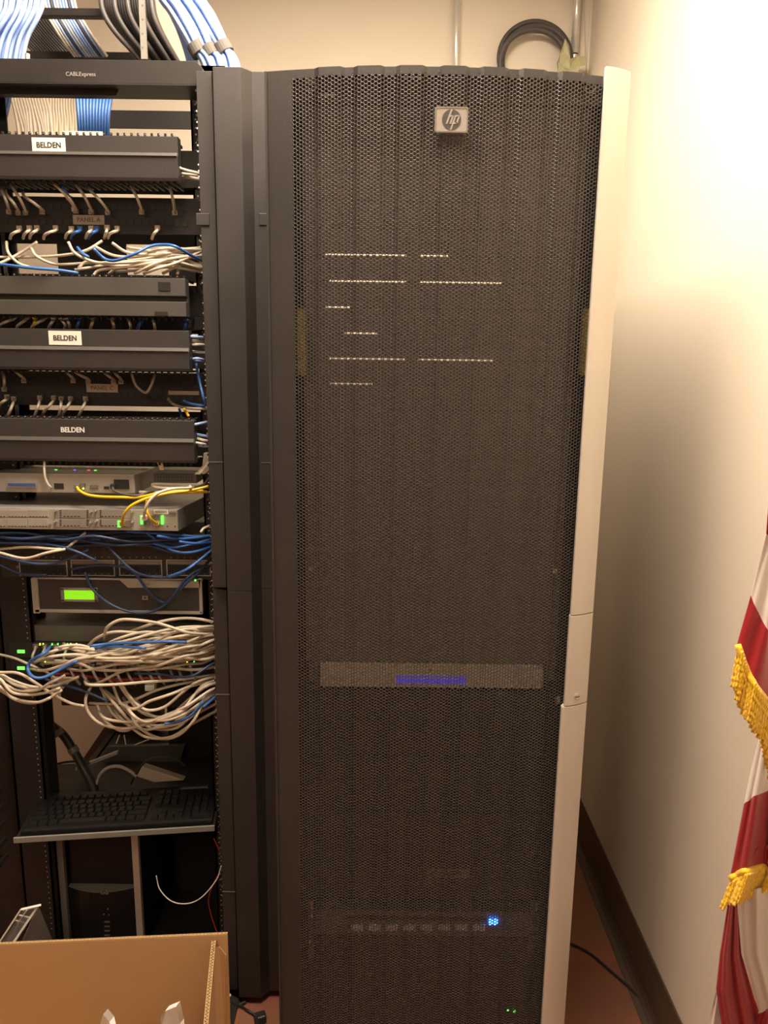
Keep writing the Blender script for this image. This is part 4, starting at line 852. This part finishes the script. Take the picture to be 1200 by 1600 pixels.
lc_ = at(163, 1394.5, YT-.023); MB().box(lc_-np.array([.0095, 0, .0062]), lc_+np.array([.0095, .003, .0062])).build('badge', 'grey', tw, bevel=.001)
MB().cyl(lc_+np.array([0, -.0002, 0]), lc_+np.array([0, -.0008, 0]), .0055, 20).build('badge_disc', 'ink', tw)
hp_letters(MB(), lc_, .0052, lc_[1]-.0008, .0004).build('badge_letters', 'lgrey', tw)
for i, (px, py) in enumerate(((162, 1429), (170, 1430), (168, 1421))): c = at(px, py, YT-.024); MB().cyl(c, c+np.array([0, .003, 0]), .002, 10).build('front_jack', 'grey', tw)
for i in range(4): MB().fbox(163, 1440+i*7, 171, 1442+i*7, YT-.023, .003).build('usb_port', 'mgrey', tw)

# leaning white case at lower left
ln = thing('leaning_chassis', 'pale metal chassis with barred end leaning behind the cardboard box', 'metal chassis', at(50, 1470, 1.50))
A_, B_, C_, D_ = at(60, 1416, 1.50), at(18, 1478, 1.46), at(85, 1478, 1.56), at(30, 1424, 1.46)
sd = MB(); sd.prism([at(58, 1418, 1.52), at(20, 1500, 1.46), at(92, 1500, 1.66)], (.002, .004, 0)); sd.build('side_wall', 'lgrey', ln)
fr_ = MB()
def barr(a, b, w=.004): 
    a = np.array(a); b = np.array(b); fr_.tube([a, (a+b)/2, b], w/2, 4)
Q = lambda x, y: at(x, y, 1.47+.02*(y < 1450))
barr(at(33, 1421, 1.47), at(64, 1414, 1.49), .006); barr(at(33, 1421, 1.47), at(-12, 1490, 1.45), .005); barr(at(60, 1415, 1.49), at(10, 1490, 1.45), .007)
barr(at(24, 1438, 1.465), at(40, 1442, 1.48), .004); barr(at(30, 1430, 1.465), at(47, 1434, 1.48), .004); barr(at(42, 1422, 1.47), at(28, 1442, 1.47), .003)
fr_.build('barred_end', 'silver', ln)
ins = MB(); ins.prism([at(35, 1424, 1.49), at(58, 1418, 1.505), at(14, 1490, 1.47), at(-10, 1492, 1.47)], (0, .004, 0)); ins.build('inner_panel', 'mgrey', ln)

# vertical manager with slanted fingers at the far left
lm = thing('finger_cable_manager', 'black cable manager with slanted fingers at the left frame edge', 'cable manager', (-1.0, 1.62, 0))
MB().box((-1.08, YR+.02, 0), (-.915, YR+.03, 2.1)).build('backbone', 'black2', lm)
for i in range(34):
    z = .30+i*.0445; g = MB(); g.obox((-.985, 1.50, z), (.075, 0, .035), (0, .12, 0), (0, 0, .014)); g.build('finger', 'black2', lm, bevel=.001)

# cords by the tower
cord([at(244, 1368, 1.60), at(250, 1390, 1.59), at(268, 1408, 1.58), at(292, 1412, 1.58), at(315, 1402, 1.58), at(338, 1375, 1.59), at(346, 1352, 1.60)], 'beige2', .0013, name='thin_wire', label='thin white wire hanging in a U loop under the keyboard tray', n=8)
cord([at(334, 1310, 1.60), at(345, 1335, 1.60), at(347, 1355, 1.60), at(334, 1380, 1.60), at(326, 1405, 1.60), at(330, 1430, 1.60), at(342, 1465, 1.60)], 'red', .0015, name='thin_wire', label='thin red wire hanging beside the vertical manager', n=8)
cord([at(352, 1562, 1.45), at(368, 1570, 1.46), at(385, 1578, 1.47), at(400, 1588, 1.46), at(402, 1604, 1.43)], 'blackcab', .003, name='power_lead', label='black power cord lying on the floor, ending in a plug', n=8)
def fl(px, py, h=.004): return atZ(px, py, h)
cord([fl(376, 1552), fl(374, 1568), fl(385, 1578), fl(395, 1584), fl(402, 1592)], 'blackcab', .003, name='power_lead', label='black cord dropping from behind the box to the floor plug', n=8)
cord([fl(384, 1565), fl(372, 1572), fl(358, 1582), fl(357, 1600), fl(352, 1625)], 'blackcab', .0045, name='power_lead', label='thicker black cord bending beside the cardboard box corner', n=8)
pg = MB(); c = fl(408, 1592, .010); pg.obox(c-np.array([.012, .012, .010]), (.026, .010, 0), (-.008, .02, 0), (0, 0, .020)); pg.build('power_plug', 'blackcab', bevel=.004, label='black power plug on the floor beside the cabinet', cat='plug')
for i in range(2): MB().cyl(fl(358, 1554+i*12, .06), fl(359, 1555+i*12, .066), .003, 10).build('cable_clip', 'paper', label=('upper', 'lower')[i]+' tiny white clip beside the cardboard box edge', cat='clip')
cord([fl(860, 1465), fl(898, 1477), fl(925, 1492), fl(955, 1518), fl(985, 1545), fl(1010, 1575), fl(1032, 1610), fl(1045, 1650)], 'blackcab', .0035, name='power_lead', label='black cord curving over the red floor right of the cabinet', n=8)

# ================================================================= CARDBOARD BOX
YC = 1.24
bx = thing('cardboard_box', 'open brown cardboard box with raised flap in front of the rack', 'box', (-.55, 1.0, 0))
p1 = at(355, 1459, YC); p0_ = at(0, 1475, YC); dz = (p0_[2]-p1[2])/(p0_[0]-p1[0]); XL2 = -.95; zl_ = p1[2]+dz*(XL2-p1[0])
th = .0045
MB().prism([(XL2, YC, 0.001), (p1[0], YC, 0.001), tuple(p1-np.array([0, 0, .004])), (XL2, YC, zl_-.004)], (0, th, 0)).build('back_panel', 'card', bx)
def flutes(p, q, wv, thick, par):
    p = np.array(p); q = np.array(q); wv = np.array(wv, float); L = np.linalg.norm(q-p); d = (q-p); up = np.array([0, 0, 1.])
    MB().obox(p-up*.0012+wv*.0006, d, wv*(thick-.0012), up*.0022).build('flute_shade', 'carddark', par)  # dark strip standing in for the shade between flutes
    e = MB(); e.obox(p-up*.001, d, wv*.0009, up*.004); e.obox(p+wv*(thick-.0009)-up*.001, d, wv*.0009, up*.004)
    n = int(L/.0011); e.tube([p+d*(i/n)+wv*(thick/2+(thick/2-.0008)*math.sin(i*1.1/7*2*math.pi))+up*.0018 for i in range(n+1)], .0007, 4)
    e.build('corrugated_edge', 'cardedge', par)
flutes((XL2, YC, zl_-.003), tuple(p1-np.array([0, 0, .003])), (0, 1, 0), th, bx)
# right wall with its own corrugated rim running towards the camera
XW = at(328, 1480, YC-.01)[0]; e0 = at(331, 1472, YC-.005); e1 = at(316, 1625, 1.02)
rw = MB(); q0 = np.array([e0[0], e0[1], 0.001]); q1 = np.array([e1[0]-.02, e1[1]-.35, 0.001])
dirv = e1-e0; e2 = e0+dirv*2.0
rw.prism([tuple((e0[0], e0[1], .001)), tuple((e2[0], e2[1], .001)), tuple(e2), tuple(e0)], (.005, 0, 0)); rw.build('side_panel', 'card', bx)
flutes(e0+np.array([0, 0, .001]), e2+np.array([0, 0, .001]), (1, 0, 0), .0075, bx)
MB().prism([at(334, 1482, YC-.030), at(343, 1478, YC-.002), at(354, 1492, YC-.002), at(352, 1625, YC-.002), at(336, 1625, YC-.035)], (0, -.002, 0)).build('corner_fold', 'card', bx)
MB().box((XL2, .72, .001), (-.33, YC, .006)).build('bottom_panel', 'card', bx)
MB().box((XL2, .72, .001), (XL2+.005, YC, .36)).build('side_panel', 'card', bx)
MB().box((XL2, .72, .001), (-.33, .725, .34)).build('front_panel', 'card', bx)
for i, P in enumerate(([(155, 1605), (161, 1585), (171, 1597), (178, 1625), (160, 1630)], [(249, 1610), (252, 1588), (258, 1580), (275, 1573), (281, 1600), (283, 1625), (252, 1630)])):
    yy = 1.12
    pts = [at(a, b, yy-.012*(k_ % 2)) for k_, (a, b) in enumerate(P)]; base = [np.array([p[0], p[1], .006]) for p in (pts[-1], pts[-2])] if False else None
    pp = MB(); lowz = .008; hull = [tuple(p) for p in pts[:-1]]+[(pts[-2][0]+.02, yy, lowz), (pts[0][0]-.03, yy, lowz)]
    pp.prism(hull, (.004, .012, 0)); pp.build('crumpled_paper', 'paper', label=('small pointed', 'larger folded')[i]+' piece of white paper sticking up inside the cardboard box', cat='paper')

# ================================================================= TOP OF BACK WALL
YW = YB
for px, pyb, r, lab in ((713, 190, .0115, 'silver metal conduit on the back wall above the cabinet middle'), (899, 84, .0125, 'silver metal conduit ending in a cut near the wall corner')):
    c = at(px, 60, YW-.02); zb_ = at(px, pyb, YW-.02)[2]
    t = MB(); t.cyl((c[0], YW-.02, zb_), (c[0], YW-.02, HC), r, 24); o = t.build('conduit', 'galv', smooth=False, label=lab, cat='conduit')
    for p in o.data.polygons:
        if len(p.vertices) == 4: p.use_smooth = True
    if px > 800: MB().cyl((c[0], YW-.02, zb_-.020), (c[0], YW-.02, zb_-.004), .0135, 24).build('coupling', 'steel', o, bevel=.002)
    if px > 800: MB().cyl((c[0], YW-.02, zb_-.005), (c[0], YW-.02, zb_), .0105, 24).build('conduit_end', 'ink', o)
for k_, (dx, dy, rr) in enumerate(((0, 0, 1.), (3, 5, .97), (-2, 9, .94))):
    P = []
    for a in np.linspace(math.radians(-35), math.radians(215), 26):
        P.append(at(836+dx+56*rr*math.cos(a), 92+dy-58*rr*math.sin(a), YW-.0095-.0165*k_))
    cord(P, 'greycab' , .0085, name='coiled_cable', label=('outermost', 'middle', 'innermost')[k_]+' turn of thick dark cable coiled on the back wall', n=3, seg=12)
tp = thing('tape_scraps', 'crumpled pale green tape scraps behind the cabinet top near conduit', 'tape', at(893, 112, 2.655))
for P in ([(883, 60), (889, 70), (891, 90), (890, 112), (872, 112), (870, 98), (875, 85)], [(890, 92), (903, 88), (915, 88), (917, 100), (906, 103), (903, 114), (888, 114), (889, 104)], [(872, 96), (880, 104), (890, 108), (890, 118), (872, 116)]):
    y_ = 2.632+random.uniform(-.01, .01); g = MB(); n_ = len(P); g.prism([at(a, b, y_+.015*math.sin(i*2)) for i, (a, b) in enumerate(P)], (0.001, .002, 0)); g.build('tape_strip', 'tape', tp)
cord([at(911, -20, YW-.01), at(912, 30, YW-.01), at(914, 80, YW-.01), at(917, 130, YW-.02)], 'beige2', .0016, name='thin_wire', label='thin pale wire running down the wall corner', n=8)
# thin hanging thread on right wall
# ================================================================= FLAG
YG = 1.02
fgt = thing('flag', 'red and white striped flag with gold fringe hanging at the right wall', 'flag', (.60, .92, 0))
px_ = .635; MB().cyl((px_, .80, .03), (px_, .80, 2.35), .012, 16).build('pole', 'galv', fgt, smooth=False)
MB().cyl((px_-.0, .80, 0), (px_, .80, .03), .02, 24, r2=.02).build('pole_foot', 'galv', fgt)
def lerpc(c, t):      # polyline param
    c = np.array(c, float); d = np.r_[0, np.cumsum(np.linalg.norm(np.diff(c, axis=0), axis=1))]; d /= d[-1]; return np.array([np.interp(t, d, c[:, 0]), np.interp(t, d, c[:, 1])])
def cloth(curves, mats, Y, amp=.012, ph=0., nrow=14, ncol=28, name='cloth_panel', freq=2.2):
    mb = MB(); allr = []; mis = []
    for k_ in range(len(curves)-1):
        for r_ in range(nrow+(1 if k_ == len(curves)-2 else 0)):
            t = r_/nrow; row = []
            for c_ in range(ncol):
                s = c_/(ncol-1); a = lerpc(curves[k_], s); b = lerpc(curves[k_+1], s); p = a*(1-t)+b*t; v = (k_+t)/(len(curves)-1)
                yy = Y+amp*math.sin(freq*2*math.pi*s+ph+1.4*v)+.35*amp*math.sin(5*s*math.pi*freq+2*ph+3*v)-.01*math.cos(math.pi*s*.9)
                row.append(at(p[0], p[1], yy))
            allr.append(row)
            if len(allr) > 1: mis.append(k_ if r_ > 0 else k_-1)
    V = np.array(allr).reshape(-1, 3); f = []; mi = []
    for r_ in range(len(allr)-1):
        for c_ in range(ncol-1):
            f.append((r_*ncol+c_, r_*ncol+c_+1, (r_+1)*ncol+c_+1, (r_+1)*ncol+c_)); mi.append(mats[mis[r_]])
    mb.add(V, f); mb.mi = mi
    o = mb.build(name, ['redcloth', 'whitecloth'], fgt, smooth=True); s_ = o.modifiers.new('solid', 'SOLIDIFY'); s_.thickness = .0008
    return o, allr[-1]
RX = 1210
def fringe(row, dirpx, length, n, par):
    row = np.array(row); d = np.r_[0, np.cumsum(np.linalg.norm(np.diff(row, axis=0), axis=1))]; L = d[-1]
    hb = MB(); hb.tube(row+np.array([0, -.0015, 0]), .0048, 8); hb.build('fringe_band', 'gold', par, smooth=True)
    mb = MB()
    for i in range(n):
        t = (i+.5)/n*L; p = np.array([np.interp(t, d, row[:, k]) for k in range(3)]); ln_ = length(i/n)*random.uniform(.92, 1.06)
        off = at(*dirpx, YG)*0; sx_ = random.uniform(-.0015, .0015)+dirpx[0]
        for lay in range(2):
            P = []; yb_ = -.003-.004*lay+random.uniform(-.001, .001); m_ = 22
            for q in range(m_+1):
                u = q/m_; tw_ = q*1.25+lay*1.5; P.append(p+np.array([sx_*u+.0005*math.cos(tw_)+(.0018 if lay else 0), yb_+.0005*math.sin(tw_), -ln_*u]))
            rr_ = np.array([.0017+.00055*math.sin(q*1.9) for q in range(m_+1)]); rr_[-1] = .0018
            mb.tube(P, rr_, 5)
    mb.build('fringe', 'gold', par, smooth=True, kind='stuff')
# back layer (white/red sheets at the bottom)
o3, _ = cloth([[(1168, 1330), (1200, 1320), (RX, 1315)], [(1140, 1400), (1152, 1405), (1165, 1400), (RX, 1395)], ], [0], 1.03, amp=.006)
oR, _ = cloth([[(1138, 1412), (1146, 1412), (1154, 1412)], [(1125, 1490), (1140, 1495), (1160, 1495)], [(1119, 1545), (1150, 1550), (1178, 1555)], [(1128, 1605), (1160, 1605), (1192, 1600)], [(1150, 1640), (1180, 1640), (1220, 1640)]], [0, 0, 0, 0], 1.015, amp=.006, ph=1)
oW, _ = cloth([[(1150, 1395), (1200, 1385), (RX, 1380)], [(1158, 1490), (1210, 1490), (RX, 1490)], [(1184, 1580), (1215, 1560), (RX, 1545)], [(1184, 1585), (1220, 1565), (RX, 1550)], [(1170, 1640), (1200, 1640), (RX, 1640)]], [1, 1, 1, 0], 1.025, amp=.010, ph=.3, freq=1.2)
oW2, _ = cloth([[(1119, 1545), (1124, 1545), (1130, 1545)], [(1103, 1610), (1120, 1610), (1140, 1610)], [(1090, 1640), (1120, 1640), (1150, 1640)]], [1, 1], 1.04, amp=.004)
# middle layer with the lower fringe
o2, row2 = cloth([[(1192, 1110), (1215, 1110), (RX, 1110)], [(1163, 1256), (1180, 1243), (1200, 1235), (RX, 1222)], [(1141, 1371), (1160, 1361), (1200, 1350), (RX, 1338)]], [1, 0], 1.02, amp=.010, ph=.6, freq=1.3)
fringe(row2, (-.012, 0), lambda t: .052, 34, o2)
# front layer with the upper fringe
o1, row1 = cloth([[(1207, 700), (1230, 690), (RX, 680)], [(1197, 834), (1212, 850), (RX, 890)], [(1173, 930), (1181, 950), (1200, 985), (RX, 1050)], [(1152, 1006), (1161, 1035), (1178, 1070), (1200, 1098), (RX, 1160)]], [0, 1, 0], .99, amp=.010, ph=0, freq=1.2)
fringe(row1, (-.004, 0), lambda t: .058, 40, o1)

# ================================================================= CAMERA, WORLD
cam = bpy.data.cameras.new('camera'); cam.sensor_fit = 'VERTICAL'; cam.sensor_height = 36; cam.lens = 36*F/1600; cam.clip_start = .05
co = bpy.data.objects.new('camera', cam); COL.objects.link(co)
Rm = Matrix(((cr[0], cu[0], -fw[0]), (cr[1], cu[1], -fw[1]), (cr[2], cu[2], -fw[2]))).to_4x4(); Rm.translation = Vector(EYE); co.matrix_world = Rm
S.camera = co
w = bpy.data.worlds.new('world'); S.world = w; w.use_nodes = True; w.node_tree.nodes['Background'].inputs[0].default_value = (.02, .016, .012, 1); w.node_tree.nodes['Background'].inputs[1].default_value = .3
S.view_settings.view_transform = 'Standard'; S.view_settings.look = 'None'; S.view_settings.gamma = 1; S.view_settings.use_curve_mapping = False
S.view_settings.exposure = .92
